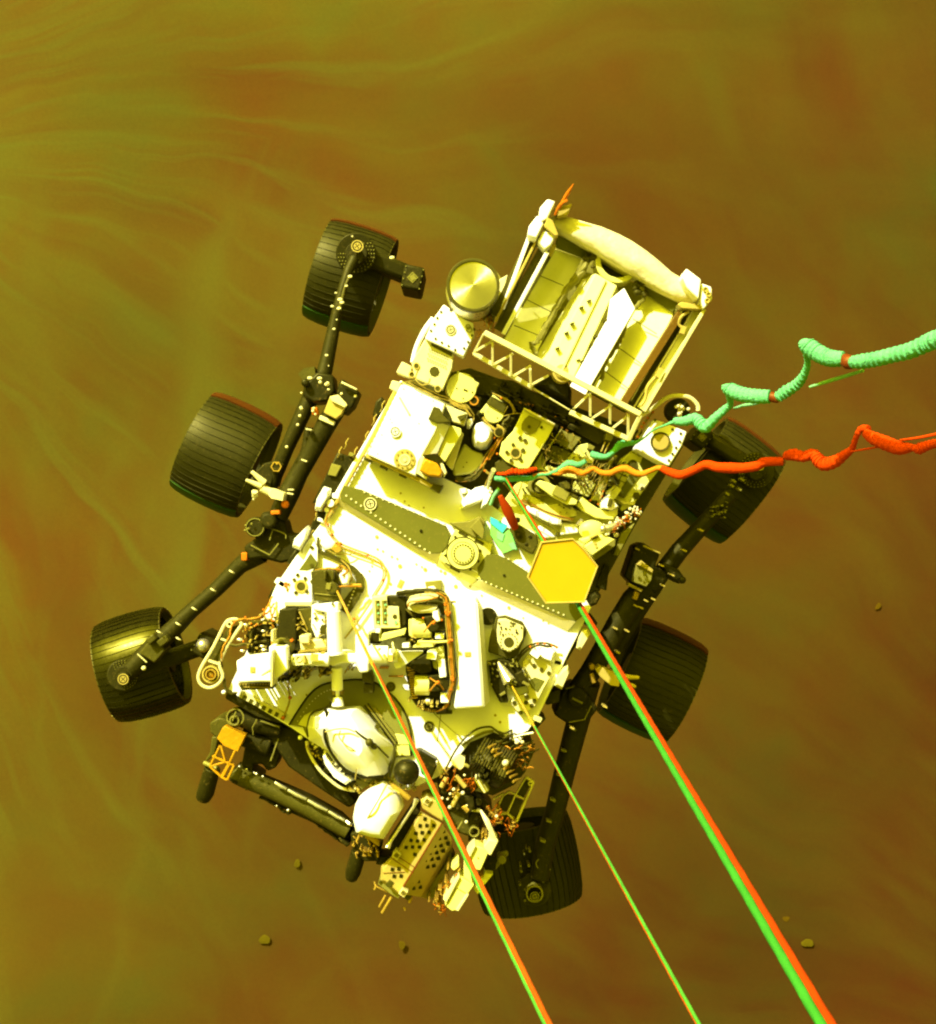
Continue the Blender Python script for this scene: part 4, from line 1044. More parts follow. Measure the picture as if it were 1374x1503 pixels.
# dark box, harness and triangular brace behind the head
m = MB(); m.prism([(470, 270), (560, 265), (560, 440), (540, 470), (470, 460), (455, 400)], .10, -.05); rp('mast_electronics', m, 'dark', .005)
m = MB(); m.prism([(558, 268), (640, 262), (650, 440), (600, 450), (565, 420)], .06, -.03); rp('mast_electronics_lid', m, 'olive_dark', .004)
m = MB(); m.tube([(575, 280, .07), (620, 380, .07)], L(5), 6); m.tube([(565, 350, .07), (630, 400, .07)], L(3), 6); m.cyl(585, 338, 8, .075, .05, 8)
rp('lid_strut', m, 'tan', 0)
m = MB(); m.box(523, 447, 14, 46, 42, .16, .12); rp('kapton_tag', m, 'orange', .001)
m = MB(); m.prism([(420, 180), (470, 130), (540, 140), (500, 260), (450, 250)], -.06, -.2); rp('side_bracket', m, 'black', .004)
m = MB(); m.box(700, 255, 290, 10, 0, .0, -.03); m.prism([(300, 360), (450, 340), (455, 500), (300, 500)], .02, -.1); rp('harness_tray', m, 'dark', .004)
# Y-shaped harness, left of the head
bundle('9', [[(435, 200, .02), (415, 240, .04), (390, 280, .05), (380, 320, .05)], [(440, 240, .04), (400, 290, .04), (330, 320, .05), (280, 320, .05), (230, 340, .05), (200, 420, .05), (170, 480, .05), (160, 560, .04)],
             [(445, 260, .04), (420, 330, .06), (350, 350, .06), (290, 380, .06)], [(420, 230, .04), (430, 330, .06), (440, 380, .05), (430, 480, .05)]], 5, 'wire_orange', jit=.003,
       ties=[(290, 310, .09), (320, 345, .09), (350, 350, .09), (230, 340, .08), (385, 270, .07), (400, 290, .08), (440, 330, .08), (470, 340, .08), (280, 440, .07), (210, 400, .07)], tr_=6)
bundle('9', [[(330, 330, .03), (320, 400, .05), (325, 460, .05), (330, 500, .04)], [(210, 330, .03), (195, 420, .04), (165, 500, .04), (160, 560, .04), (175, 620, .03), (190, 700, .03), (260, 720, .02)],
             [(215, 460, .04), (300, 455, .05), (420, 430, .04)], [(300, 350, .05), (380, 330, .07), (450, 340, .05)]], 8, 'wire_dark', jit=.003)
fr('9'); m = MB()
for k in range(44): m.box(random.uniform(270, 470), random.uniform(300, 500), random.uniform(6, 26), random.uniform(5, 14), random.choice((0, 5, 90, 120)), random.uniform(.04, .10), -.05)
rp('connector', m, 'wire_tan', .001)
m = MB()
for x, y in ((275, 490), (390, 485), (385, 384), (260, 430), (380, 465), (290, 350)): m.ball(P(x, y, .11), L(random.uniform(9, 15)), 8, 6, (1.4, .7, .6))
rp('foil_lump', m, 'metal', 0)
# long lightweight loop bracket on the left corner
m = MB()
m.spline([(205, 325, .04), (180, 350, .04), (120, 470, .04), (60, 570, .04), (40, 630, .04), (60, 672, .04), (105, 685, .04), (150, 660, .04), (170, 620, .04), (155, 560, .04), (190, 470, .04), (250, 380, .04), (270, 345, .04), (240, 322, .04), (205, 325, .04)], L(9), 8)
m.beam((160, 425, .04), (205, 440, .04), L(10), .01); m.beam((95, 540, .04), (155, 560, .04), L(12), .01); m.ring(205, 348, 18, 9, .05, .02, 16)
lb = rp('loop_bracket', m, 'cream', 0)
m = MB(); m.ring(105, 615, 46, 38, .05, .0, 24); rp('loop_bush', m, 'tan', 0, lb)
m = MB(); m.prism([(195, 370), (255, 350), (225, 420), (160, 425)], .01, -.02); m.prism([(150, 440), (190, 450), (150, 545), (100, 530)], .01, -.02); m.cyl(105, 615, 38, .02, -.04, 20); rp('loop_web', m, 'olive_dark', .001, lb)
m = MB(); m.ball(P(105, 610, .03), L(26), 12, 8); m.ring(105, 615, 30, 22, .06, .0, 16); rp('loop_pivot', m, 'copper', 0, lb)
fr('8')
m = MB(); m.prism([(860, 780), (960, 800), (1200, 930), (1180, 980), (1040, 940), (850, 830)], -.02, -.15); rp('front_edge_box', m, 'dark', .005)
m = MB(); m.prism([(935, 790), (960, 785), (1210, 920), (1190, 960), (930, 820)], .02, -.06); rl = rp('notched_rail', m, 'cream', .003)
m = MB()
for k in range(7): m.box(965 + k*38, 825 + k*20, 22, 26, 29, .023, .0)
rp('rail_notch', m, 'olive_dark', 0, rl)
m = MB(); m.ball(P(842, 792, .02), L(14), 10, 8); m.tube([(920, 740, .04), (945, 780, .04), (930, 810, .03)], L(12), 8); rp('edge_fitting', m, 'white', 0)
bundle('8', [[(1235, 690, .02), (1225, 760, .02), (1235, 830, .02), (1215, 900, .02), (1195, 950, .02)]], 6, 'wire_tan', 'deck_cable', .0006, ties=[(1235, 825, .03), (1195, 945, .03)], tr_=12)

# ---- front hatch surround and faceted camera cover (frame 16)
fr('16')
hat = rp('hatch_surround', MB().prism([(105, 275), (150, 200), (220, 100), (290, 35), (380, 5), (520, -10), (640, 5), (760, 95), (830, 190), (865, 290), (880, 400), (875, 470), (780, 480), (740, 620), (600, 640), (450, 560), (240, 400), (190, 290)], .012, -.03), 'hatch', .002)
m = MB(); m.spline([(105, 275, .016), (150, 200, .016), (220, 100, .016), (290, 35, .016), (380, 5, .016), (520, -10, .016), (640, 5, .016), (760, 95, .016), (830, 190, .016), (865, 290, .016), (880, 400, .016), (875, 470, .016)], L(6), 8)
rp('hatch_seal', m, 'dark', 0, hat)
m = MB()
for k in range(15):
    t = k/14; x = 130 + 260*t; y = 270 - 235*(1-(1-t)**2); m.cyl(x + 10, y + 14, 4, .016, .0, 6)
rp('seal_rivet', m, 'cream', 0, hat)
m = MB(); m.prism([(160, 275), (200, 215), (250, 190), (330, 185), (225, 250), (215, 290)], .02, .0); m.prism([(700, 300), (790, 370), (860, 400), (870, 470), (780, 470), (770, 400), (700, 380)], .02, 0); m.prism([(760, 330), (830, 340), (870, 400), (790, 400)], .024, .0)
rp('hatch_liner', m, 'panel_yellow', .003, hat)
m = MB(); m.prism([(585, 140), (620, 150), (770, 330), (790, 380), (770, 410), (600, 190)], .03, .0); rp('cover_frame', m, 'olive', .003)
m = MB(); m.tube([(580, 150, .035), (770, 405, .035)], L(5), 6); m.tube([(600, 140, .032), (785, 390, .032)], L(4), 6); rp('frame_seal', m, 'black', 0)
m = MB(); m.tube([(600, 160, .03), (700, 270, .02)], L(5), 6); m.tube([(640, 170, .02), (690, 230, .02)], L(6), 6); rp('cover_strut', m, 'tan', 0)
# faceted cover: three stepped outlines
O0 = [(235, 215), (340, 165), (560, 155), (765, 410), (740, 560), (690, 602), (600, 612), (490, 585), (400, 520), (330, 430), (225, 370), (215, 290)]
O1 = [(265, 235), (345, 190), (500, 180), (620, 300), (660, 400), (640, 500), (600, 545), (550, 545), (480, 500), (400, 430), (330, 340), (255, 300)]
O2 = [(345, 260), (375, 225), (480, 215), (540, 300), (570, 380), (565, 440), (545, 470), (520, 470), (470, 430), (420, 370), (370, 310), (345, 290)]
def cc(o, z):
    t = [P(x, y, z) for x, y in o]
    a = sum(t[i].x*t[(i+1) % len(t)].y - t[(i+1) % len(t)].x*t[i].y for i in range(len(t)))
    return t if a > 0 else t[::-1]
m = MB(); m.loft([cc(O0, -.02), cc(O0, .05), cc(O1, .15), cc(O2, .19)])
cov = rp('camera_cover', m, 'white', .008, sharp=25)
m = MB(); m.spline([(330, 165, .17), (345, 230, .17), (328, 320, .17), (345, 400, .14), (390, 480, .12), (450, 550, .1), (520, 590, .08), (600, 605, .06), (700, 600, .06)], L(10), 8)
rp('cover_gasket', m, 'dark', 0, cov)
m = MB(); m.spline([(225, 350, .06), (220, 290, .06), (250, 200, .06), (340, 165, .06), (370, 130, .06)], L(7), 8); m.spline([(740, 610, .06), (735, 540, .06), (760, 480, .06), (775, 400, .06)], L(7), 8)
m.spline([(520, 310, .2), (570, 350, .19), (650, 400, .15), (700, 450, .13), (730, 480, .1)], L(6), 6)
m.cyl(660, 288, 16, .1, .05, 12); m.ball(P(610, 385, .19), L(26), 10, 8); m.ball(P(640, 410, .17), L(22), 10, 8)
rp('cover_cable', m, 'olive_dark', 0, cov)
m = MB(); m.spline([(330, 320, .2), (400, 302, .21), (470, 300, .21), (520, 320, .21)], L(4), 6); m.spline([(430, 310, .21), (420, 350, .21), (460, 400, .21), (520, 440, .19), (545, 490, .16), (530, 560, .12), (520, 620, .09)], L(4), 6)
rp('cover_wire', m, 'tan', 0, cov)
m = MB(); m.box(285, 258, 34, 70, 3, .165, .12); m.ring(285, 235, 12, 7, .168, .15, 10); m.ring(285, 275, 12, 7, .168, .15, 10); rp('cover_label', m, 'cream', .001, cov)
# fringe of small black connectors along the lower left rim
m = MB()
for i, (x, y) in enumerate(((270, 380), (300, 450), (345, 560), (375, 570), (420, 620), (440, 605), (470, 640), (500, 650), (330, 520), (290, 400), (395, 600), (360, 540))): m.box(x, y, random.uniform(26, 46), random.uniform(22, 36), 35, random.uniform(.03, .06), -.1)
rp('rim_connector', m, 'black', .003)
m = MB(); m.spline([(215, 380, .03), (230, 450, .02), (290, 550, .02), (360, 620, .02), (430, 670, .02), (520, 690, .02)], L(10), 8)
for k in range(26):
    t = random.random(); x = 225 + 290*t + random.uniform(0, 40); y = 380 + 300*t + random.uniform(-40, 10); m.box(x, y, random.uniform(8, 20), random.uniform(8, 18), 35, random.uniform(.04, .065), -.05)
rp('rim_clamp', m, 'cream', 0)
m = MB(); m.ball(P(175, 355, .0), L(15), 10, 8); rp('rim_knob', m, 'white', 0)
m = MB(); m.dome([(335, 420), (400, 520), (470, 580), (520, 610), (480, 640), (400, 590), (330, 490), (320, 440)], .08, -.02, 3, .25); rp('rim_fairing', m, 'white', 0)
m = MB(); m.prism([(-10, 270), (110, 290), (220, 300), (210, 370), (330, 560), (480, 700), (540, 760), (480, 800), (300, 680), (100, 540), (20, 420), (-60, 340)], -.10, -.3); rp('front_fender', m, 'dark', .01)
m = MB(); m.prism([(450, 620), (560, 620), (620, 650), (540, 700), (490, 690)], .0, -.1); rp('front_lip', m, 'olive', .004)

fr('9'); m = MB()
for k in range(50):
    x = random.uniform(440, 740); y = random.choice((random.uniform(500, 530), random.uniform(590, 640))); m.box(x, y, random.uniform(5, 20), random.uniform(4, 10), random.choice((0, 5, 90)), random.uniform(.14, .26), .0)
for k in range(30): m.box(random.uniform(560, 720), random.uniform(270, 500), random.uniform(5, 16), random.uniform(4, 9), random.choice((0, 5, 90)), random.uniform(.09, .17), .0)
rp('mast_connector', m, 'wire_tan', .001)
m = MB()
for k in range(36): m.box(random.uniform(250, 560), random.uniform(610, 650), random.uniform(5, 18), random.uniform(5, 12), random.choice((0, 5, 90)), random.uniform(.10, .20), .0)
rp('mast_connector', m, 'dark', .001)
bundle('9', [[(x, y, .12), (x + random.uniform(10, 50), y + random.uniform(-16, 16), .2), (x + random.uniform(50, 110), y + random.uniform(-10, 26), .12)] for x, y in [(random.uniform(430, 700), random.uniform(470, 640)) for _ in range(16)]], 2.2, 'wire_tan', jit=.001)
fr('16'); m = MB()
for k in range(46):
    t = random.random(); x = 560 + 330*t + random.uniform(-30, 30); y = 640 + random.uniform(-60, 20) + 40*t; m.box(x, y, random.uniform(8, 28), random.uniform(6, 14), random.choice((35, -55)), random.uniform(.0, .06), -.1)
for k in range(40):
    t = random.random(); m.box(215 + 320*t + random.uniform(-24, 24), 390 + 310*t + random.uniform(-20, 30), random.uniform(8, 26), random.uniform(6, 16), random.choice((35, -55, 50)), random.uniform(.02, .055), -.1)
rp('rim_connector', m, 'wire_tan', .001)

# ---- black spherical tank and dark box
m = MB(); m.ball(P(845, 570, .10), L(82, .10), 36, 20); rp('black_sphere', m, 'black', 0)
m = MB(); m.prism([(900, 440), (930, 435), (1040, 500), (1035, 540), (1000, 620), (940, 590)], .08, -.1); rp('black_box', m, 'black', .008)
m = MB(); m.tube([(1035, 505, .09), (1045, 560, .05), (1060, 600, .02)], L(5), 6); rp('box_lead', m, 'white', 0)
# ---- white bonnet with strap, roller bars
m = MB(); O0 = [(555, 715), (640, 650), (700, 622), (760, 655), (805, 700), (832, 775), (775, 870), (712, 970), (620, 955), (530, 925), (512, 840), (525, 770)]
m.dome(O0, .22, .02, 6, .5, 2.2); bon = rp('white_bonnet', m, 'white', .002)
m = MB(); m.spline([(722, 648, .15), (690, 708, .215), (640, 795, .235), (590, 875, .21), (552, 925, .13)], L(5), 6); m.spline([(730, 670, .1), (800, 705, .14), (830, 775, .08)], L(4), 6)
rp('bonnet_strap', m, 'tan', 0, bon)
m = MB(); m.tube([(750, 650, .12), (800, 690, .12), (862, 740, .12)], [L(14), L(20), L(17)], 12); m.tube([(560, 935, .10), (610, 975, .10), (665, 1020, .10)], [L(14), L(20), L(17)], 12)
m.tube([(530, 1010, .08), (560, 940, .08)], L(8), 8)
rp('roller', m, 'copper', 0)
m = MB(); m.tube([(908, 742, .16), (890, 790, .16), (745, 1010, .16), (725, 1045, .16)], [L(17), L(9), L(9), L(19)], 12); rp('push_rod', m, 'metal', 0)

# ---- electronics cluster with rounded black frame (frame E)
fr('E')
m = MB(); m.prism([(300, 190), (600, 165), (760, 215), (820, 270), (850, 640), (890, 1060), (850, 1180), (800, 1400), (600, 1400), (470, 1300), (380, 1000), (380, 560), (370, 240)], .02, 0); rp('cluster_base', m, 'olive_dark', .004)
vb = rp('slotted_housing', MB().prism([(38, 245), (190, 232), (195, 340), (310, 345), (325, 560), (60, 565)], .12, .0), 'cream', .005)
m = MB()
for x in (97, 165):
    m.box(x, 400, 46, 240, -2, .123, .05)
rp('housing_slot', m, 'olive', .001, vb)
m = MB()
for x in (100, 172):
    for y in (300, 385, 475): m.box(x, y, 26, 34, 0, .126, .1)
m.cyl(270, 445, 24, .123, .1, 12)
rp('slot_louvre', m, 'olive_dark', .001, vb)
m = MB()
for x in (100, 172):
    for y in (325, 410, 500): m.box(x + 4, y, 22, 16, -20, .130, .1)
m.cyl(278, 502, 18, .127, .1, 10)
rp('louvre_lip', m, 'mint_pale', 0, vb)
m = MB(); m.prism([(192, 238), (385, 240), (385, 520), (330, 560), (312, 340), (200, 335)], .10, 0); rp('black_housing', m, 'dark', .005)
m = MB(); m.prism([(145, 620), (380, 570), (370, 625), (130, 690)], .16, .02); m.prism([(20, 600), (130, 580), (130, 690), (30, 700)], .14, .0); rp('deflector', m, 'panel_yellow', .003)
m = MB(); m.box(70, 650, 80, 100, 0, .145, .1); m.box(350, 650, 60, 20, 0, .12, .0); rp('deflector_base', m, 'dark', .003)
m = MB(); m.box(100, 590, 44, 36, 0, .17, .1); rp('white_block', m, 'white', .002)
# upper motor
m = MB(); m.tube([(440, 560, .10), (640, 560, .10)], L(98), 24); m.tube([(470, 470, .1), (470, 640, .1)], L(60), 16); rp('motor', m, 'panel_yellow', .004)
m = MB(); m.dome([(390, 300), (420, 240), (520, 215), (640, 205), (720, 230), (600, 280), (480, 300), (400, 340)], .20, .05, 4, .4); m.prism([(410, 330), (520, 320), (700, 350), (650, 410), (500, 410), (400, 370)], .17, .05)
rp('motor_cap', m, 'cream', .004)
m = MB(); m.dome([(655, 370), (710, 360), (750, 470), (700, 490), (650, 430)], .22, .08, 3, .3); m.box(720, 640, 90, 60, 0, .18, .05); m.dome([(350, 690), (430, 685), (440, 740), (350, 750)], .17, .06, 3, .3); m.box(640, 840, 100, 70, 8, .19, .05)
m.prism([(700, 880), (770, 880), (790, 1050), (720, 1060)], .16, .02); m.box(770, 1260, 80, 100, 0, .14, .0); m.dome([(580, 1250), (630, 1250), (640, 1300), (590, 1310)], .12, .02, 3, .3)
rp('white_block', m, 'white', .003)
m = MB(); m.prism([(550, 450), (660, 430), (780, 450), (800, 590), (620, 600), (580, 540)], .19, .05); m.prism([(430, 900), (570, 820), (640, 850), (640, 1000), (540, 1020), (420, 960)], .12, .02); m.prism([(600, 1040), (700, 1030), (820, 1090), (810, 1180), (640, 1200)], .15, .05)
rp('black_motor_face', m, 'dark', .004)
m = MB(); m.tube([(470, 1130, .08), (620, 1130, .08)], L(100), 24); rp('motor', m, 'panel_yellow', .004)
m = MB(); m.tube([(500, 695, .18), (700, 700, .18), (830, 690, .18)], L(14), 8); m.prism([(520, 680), (680, 700), (660, 750), (440, 760)], .13, .02); m.prism([(640, 880), (700, 890), (700, 980), (660, 960)], .1, 0)
m.prism([(620, 770), (760, 740), (770, 880), (700, 900), (600, 830)], .12, .02)
rp('cluster_bracket', m, 'panel_yellow', .003)
m = MB(); m.prism([(320, 790), (330, 760), (620, 755), (615, 775)], .225, .2); rp('black_strip', m, 'dark', .002)
m = MB()
for p in ([(400, 340, .2), (420, 300, .21), (500, 290, .21), (620, 270, .21), (700, 250, .2)], [(560, 600, .2), (650, 500, .22), (740, 470, .2)], [(620, 1190, .16), (700, 1110, .18), (760, 1180, .16)], [(700, 1110, .18), (620, 1060, .16)]):
    m.spline(p, L(8), 6)
rp('motor_lead', m, 'wire_orange', 0)
m = MB(); m.ball(P(660, 505, .23), L(20), 10, 8); m.ball(P(702, 1105, .19), L(20), 10, 8); m.ball(P(740, 480, .2), L(14), 8, 6); m.ball(P(555, 460, .2), L(12), 8, 6); rp('motor_terminal', m, 'orange', 0)
# big loom down the right side of the cluster, with ties
fr('E')
LM = [(300, 215, .10), (440, 195, .16), (600, 185, .18), (700, 195, .19), (780, 240, .19), (805, 330, .19), (815, 500, .19), (835, 700, .19), (845, 900, .18), (862, 1080, .17), (830, 1200, .14), (790, 1340, .10), (700, 1390, .06)]
bundle('E', [[(x, y, z) for x, y, z in LM]], 26, 'dark', 'cable_loom', .002)
bundle('E', [[(x-14, y+6, z+.016) for x, y, z in LM[3:]], [(x+2, y+4, z+.019) for x, y, z in LM[4:]]], 7, 'wire_orange', 'wire_bundle', .001)
bundle('E', [[(x-32, y+14, z+.006) for x, y, z in LM[2:]], [(x+18, y-2, z+.012) for x, y, z in LM[3:11]]], 6, 'wire_tan', 'wire_bundle', .001)
fr('E'); m = MB()
for x, y, z, r in ((800, 410, .22, 30), (825, 690, .22, 28), (850, 1070, .20, 26), (775, 320, .21, 16), (820, 850, .21, 12), (835, 1180, .17, 14)):
    for k in range(5): m.ball(P(x + random.uniform(-r, r)*.7, y + random.uniform(-r, r)*.7, z), L(r*.55), 8, 6)
rp('cable_tie', m, 'orange', 0)
bundle('E', [[(430, 940, .06), (400, 1010, .05), (420, 1100, .05), (440, 1200, .05), (470, 1290, .04), (540, 1360, .04), (650, 1390, .04), (780, 1390, .05)], [(390, 370, .1), (440, 420, .12), (480, 440, .1)]], 16, 'wire_dark', jit=.003)
fr('E'); m = MB()
for k in range(14):
    t = k/13; x = 430 + 40*t; y = 960 + 300*t; m.box(x + random.uniform(-8, 8), y, 64, 12, -4, .08, .03)
for k in range(16):
    t = k/15; x = 500 + 320*t; y = 1340 + 50*math.sin(math.pi*t); m.box(x, y, 12, 30, 20, .07, .0)
rp('loom_clip', m, 'copper', .001)
m = MB(); m.box(282, 1045, 150, 9, 0, .03, .0); m.box(160, 960, 90, 14, 0, .07, .0); rp('deck_clip', m, 'wire_orange', .001)
m = MB()
for k in range(40): m.box(random.uniform(400, 780), random.choice((random.uniform(230, 330), random.uniform(640, 720), random.uniform(1290, 1380))), random.uniform(8, 34), random.uniform(6, 18), random.uniform(-20, 30), random.uniform(.1, .17), .02)
rp('cluster_fitting', m, 'tan', .001)
m = MB(); m.prism([(570, 95), (740, 78), (745, 175), (690, 190), (640, 150), (590, 180)], .02, 0); rp('deck_bracket', m, 'olive', .003)
m = MB(); m.prism([(600, 150), (660, 140), (720, 205), (680, 215)], .05, .0); rp('white_strap', m, 'white', .002)
m = MB(); m.box(765, 1405, 160, 36, -2, .015, 0); rp('cluster_foot', m, 'olive_dark', .002)

# ---- long white duct
dk = rp('white_duct', MB().loft([cc([(818, 300), (1128, 285), (1152, 370), (1225, 1290), (1180, 1362), (845, 1392), (880, 1100), (860, 700)], .0),
                                cc([(822, 285), (1092, 288), (1168, 1358), (885, 1372), (905, 1060), (858, 600)], .17)][::1]) if False else
        MB().prism([(822, 285), (1092, 288), (1130, 800), (1168, 1358), (885, 1372), (862, 1360), (905, 1060), (870, 700), (846, 420)], .17, .0, .012), 'white', .012)
fr('E'); m = MB(); m.box(1002, 822, 62, 46, -2, .174, .16); m.box(850, 290, 60, 8, 0, .175, .16); rp('duct_vent', m, 'tan', .001, dk)
m = MB(); m.quadblock([(1100, 300, .165), (1170, 1350, .165), (1222, 1290, .06), (1150, 360, .06)], None, .02); rp('duct_side', m, 'white', .003, dk)
m = MB(); m.cyl(1205, 443, 88, .02, -.01, 40); rp('round_opening', m, 'black', .001)

# ---- right lift point (frame 7)
fr('7')
m = MB(); m.prism([(415, 590), (480, 580), (600, 625), (630, 690), (560, 860), (500, 880), (360, 830), (370, 740)], .04, 0); rp('bearing_base', m, 'olive_dark', .004)
bb = rp('bearing_block', MB().prism([(430, 610), (480, 605), (560, 640), (605, 660), (600, 740), (565, 800), (505, 835), (450, 810), (425, 760), (420, 690)], .10, .0), 'cream', .004)
m = MB(); m.cyl(502, 763, 34, .104, .08, 28)
for k in range(16):
    a = k*2*math.pi/16; m.cyl(502 + 58*math.cos(a), 763 + 58*math.sin(a), 5, .104, .09, 8)
for k in range(18): m.cyl(random.uniform(435, 595), random.uniform(625, 715), random.uniform(4, 9), .104, .09, 8)
rp('bearing_hole', m, 'olive_dark', 0, bb)
m = MB(); m.tube([(430, 900, .12), (450, 940, .13), (505, 1035, .15)], [L(8), L(24), L(46)], 14); rp('rope_fitting', m, 'metal', 0)
m = MB(); m.prism([(360, 900), (440, 880), (560, 900), (600, 960), (640, 1060), (560, 1080), (480, 1060), (500, 1180), (440, 1180), (380, 1060)], .05, 0); m.box(590, 1010, 60, 90, -30, .09, .0)
rp('hoist_base', m, 'dark', .005)
m = MB(); m.box(620, 1050, 50, 18, 30, .1, .0); m.box(460, 1120, 44, 16, -30, .07, .0)
for k in range(30): m.box(random.uniform(360, 640), random.uniform(880, 1080), random.uniform(8, 30), random.uniform(6, 14), random.uniform(0, 90), random.uniform(.05, .09), .0)
rp('hoist_fitting', m, 'olive', .001)
bundle('7', [[(550, 890, .03), (590, 830, .04), (640, 790, .04), (700, 770, .04), (780, 775, .04), (840, 800, .03)], [(555, 900, .03), (600, 845, .04), (650, 805, .04), (720, 785, .04), (800, 795, .04)]], 8, 'wire_dark', jit=.001,
       ties=[(650, 795, .06), (700, 775, .06), (750, 772, .06), (800, 785, .06), (830, 800, .06)], tr_=9)
fr('7')
rl2 = rp('right_lift_plate', MB().prism([(600, 900), (640, 850), (720, 870), (790, 900), (800, 980), (745, 1080), (680, 1215), (620, 1250), (560, 1240), (510, 1180), (560, 1130), (640, 1120), (620, 1020), (590, 960)], .03, -.05), 'cream', .003)
m = MB(); m.prism([(640, 1030), (680, 1005), (750, 1030), (700, 1110), (660, 1080)], .033, .0); rp('shaded_facet', m, 'plate_grey', .001, rl2)  # shade of this facet given as a grey colour
m = MB()
for x, y in ((676, 926), (728, 955), (778, 978), (626, 1142), (678, 1168), (540, 1183), (660, 1203), (584, 1250), (620, 1180)): m.cyl(x, y, 15, .036, .02, 14)
rp('bore_hole', m, 'olive_dark', 0, rl2)
m = MB(); m.dome([(720, 790), (790, 790), (825, 820), (800, 900), (740, 880), (690, 850)], .06, .0, 4, .35); m.box(685, 845, 60, 40, 35, .08, .0); rp('white_pad', m, 'white', 0)
m = MB(); m.prism([(860, 720), (920, 640), (1000, 640), (1010, 700), (960, 800), (900, 900), (880, 980), (800, 1060), (760, 1060), (830, 900), (850, 830)], -.04, -.3)
m.prism([(740, 1130), (860, 1080), (850, 1180), (760, 1200)], -.05, -.3)
rp('side_avionics_box', m, 'black', .006)
m = MB(); m.box(840, 905, 50, 30, 15, .0, -.08); rp('side_connector', m, 'olive', .002)
for pts in ([(1000, 665), (1040, 660), (1060, 690), (1000, 790), (985, 815), (960, 800), (975, 730)], [(905, 910), (920, 950), (860, 1085), (805, 1055), (830, 980), (870, 930)]):
    rp('shoulder_pad', MB().dome(pts, .05, -.05, 4, .35), 'cream', 0)
m = MB(); m.prism([(530, 1410), (620, 1240), (720, 1270), (760, 1290), (660, 1400)], -.02, -.2); rp('corner_box', m, 'black', .005)
m = MB(); m.box(700, 1295, 60, 34, 25, .03, -.04); rp('side_connector', m, 'cream', .003)
m = MB(); m.tube([(535, 1418, .05), (600, 1400, .05), (670, 1388, .05)], [L(4), L(8), L(11)], 8); rp('corner_rod', m, 'metal', 0)
m = MB(); m.prism([(1160, 220), (1195, 240), (1175, 410), (1100, 380)], -.1, -.3); m.dome([(1030, 420), (1080, 380), (1130, 430), (1090, 500), (1020, 520)], -.08, -.25); m.dome([(1000, 580), (1060, 560), (1105, 620), (1080, 650), (1020, 640)], -.08, -.25)
rp('shoulder_hub', m, 'dark', .004)

# ---- front right reel with harness (frame G)
fr('G')
m = MB(); m.prism([(200, 400), (340, 230), (480, 160), (620, 140), (700, 200), (830, 260), (1080, 290), (1100, 420), (1000, 640), (880, 780), (640, 900), (400, 850), (200, 600)], -.06, -.25); rp('reel_base', m, 'olive_dark', .006)
m = MB()
m.spline([(80, 660, .03), (160, 500, .03), (240, 360, .03), (350, 230, .03), (470, 150, .03), (600, 128, .03), (660, 160, .03), (740, 220, .03), (820, 260, .02)], L(12), 8)
rp('reel_guard', m, 'olive_dark', 0)
m = MB()
for k in range(16):
    t = k/15; a = math.pi*(1.0 + .38*t); x = 640 + 400*math.cos(a); y = 560 + 420*math.sin(a)
    m.box(300 + 330*t, 330 - 150*math.sin(t*1.5), 30, 26, -30 + 40*t, .015, -.1)
rp('guard_clip', m, 'olive', .001)
rl_ = rp('harness_reel', MB().tube([(480, 480, .02), (560, 540, .04), (760, 620, .04), (800, 640, .03)], [L(170), L(215), L(220), L(150)], 28), 'black', .004)
m = MB()
for k in range(13):
    t = k/12; x = 450 + 350*t; y = 440 + 190*t
    m.tube([(x - 95, y + 175, .0), (x - 30, y + 60, .19), (x + 60, y - 110, .19), (x + 110, y - 190, .05)], L(random.uniform(8, 15)), 8)
rp('reel_harness', m, 'wire_dark', 0, rl_)
m = MB()
for k in range(30):
    x = random.uniform(400, 820); y = random.uniform(420, 760); m.box(x, y, random.uniform(14, 60), random.uniform(10, 24), random.choice((28, -62)), random.uniform(.18, .215), .02)
rp('reel_fitting', m, 'dark', .001, rl_)
m = MB()
for k in range(9):
    t = k/8; x = 600 + 275*t; y = 350 + 385*t
    if k in (3, 4): continue
    m.tube([(x - 10, y + 8, .22), (x + 34, y - 12, .20), (x + 74, y - 30, .15)], [L(15), L(14), L(7)], 8)
m.tube([(640, 380, .22), (680, 420, .2)], L(12), 8)
rp('bright_wire', m, 'copper', 0)
m = MB(); m.ball(P(780, 535, .21), L(38), 12, 8); m.ball(P(905, 305, .03), L(24), 10, 8); m.ball(P(968, 298, .03), L(24), 10, 8); rp('foil_lump', m, 'blanket', 0)
m = MB()
for k in range(46):
    x = random.uniform(700, 1040); y = random.uniform(340, 640)
    if x < 1480 - 1.3*y*.9: pass
    x2 = x + random.uniform(20, 90); y2 = y + random.uniform(-60, 40)
    m.spline([(x, y, random.uniform(-.05, .05)), ((x+x2)/2, (y+y2)/2 - 14, random.uniform(0, .08)), (x2, y2, random.uniform(-.05, .05))], L(random.uniform(4, 8)), 6)
rp('loose_wiring', m, 'wire_orange', 0)
m = MB()
for k in range(16):
    x = random.uniform(560, 1020); y = random.uniform(180, 420); m.spline([(x, y, .0), (x + 60, y + 20, .04), (x + 140, y - 20, .0)], L(random.uniform(8, 16)), 6)
rp('loose_wiring', m, 'wire_dark', 0)
m = MB(); m.prism([(200, 480), (260, 440), (330, 480), (320, 580), (270, 620), (170, 550)], .03, -.08); m.prism([(440, 680), (480, 660), (560, 780), (600, 840), (540, 880), (500, 830), (430, 730)], .12, -.02)
rp('white_block', m, 'cream', .004)
m = MB(); m.prism([(470, 655), (500, 650), (600, 800), (590, 830)], .13, .02); m.tube([(320, 550, .04), (450, 620, .06), (520, 640, .05)], L(22), 8); rp('reel_bracket', m, 'olive', .003)
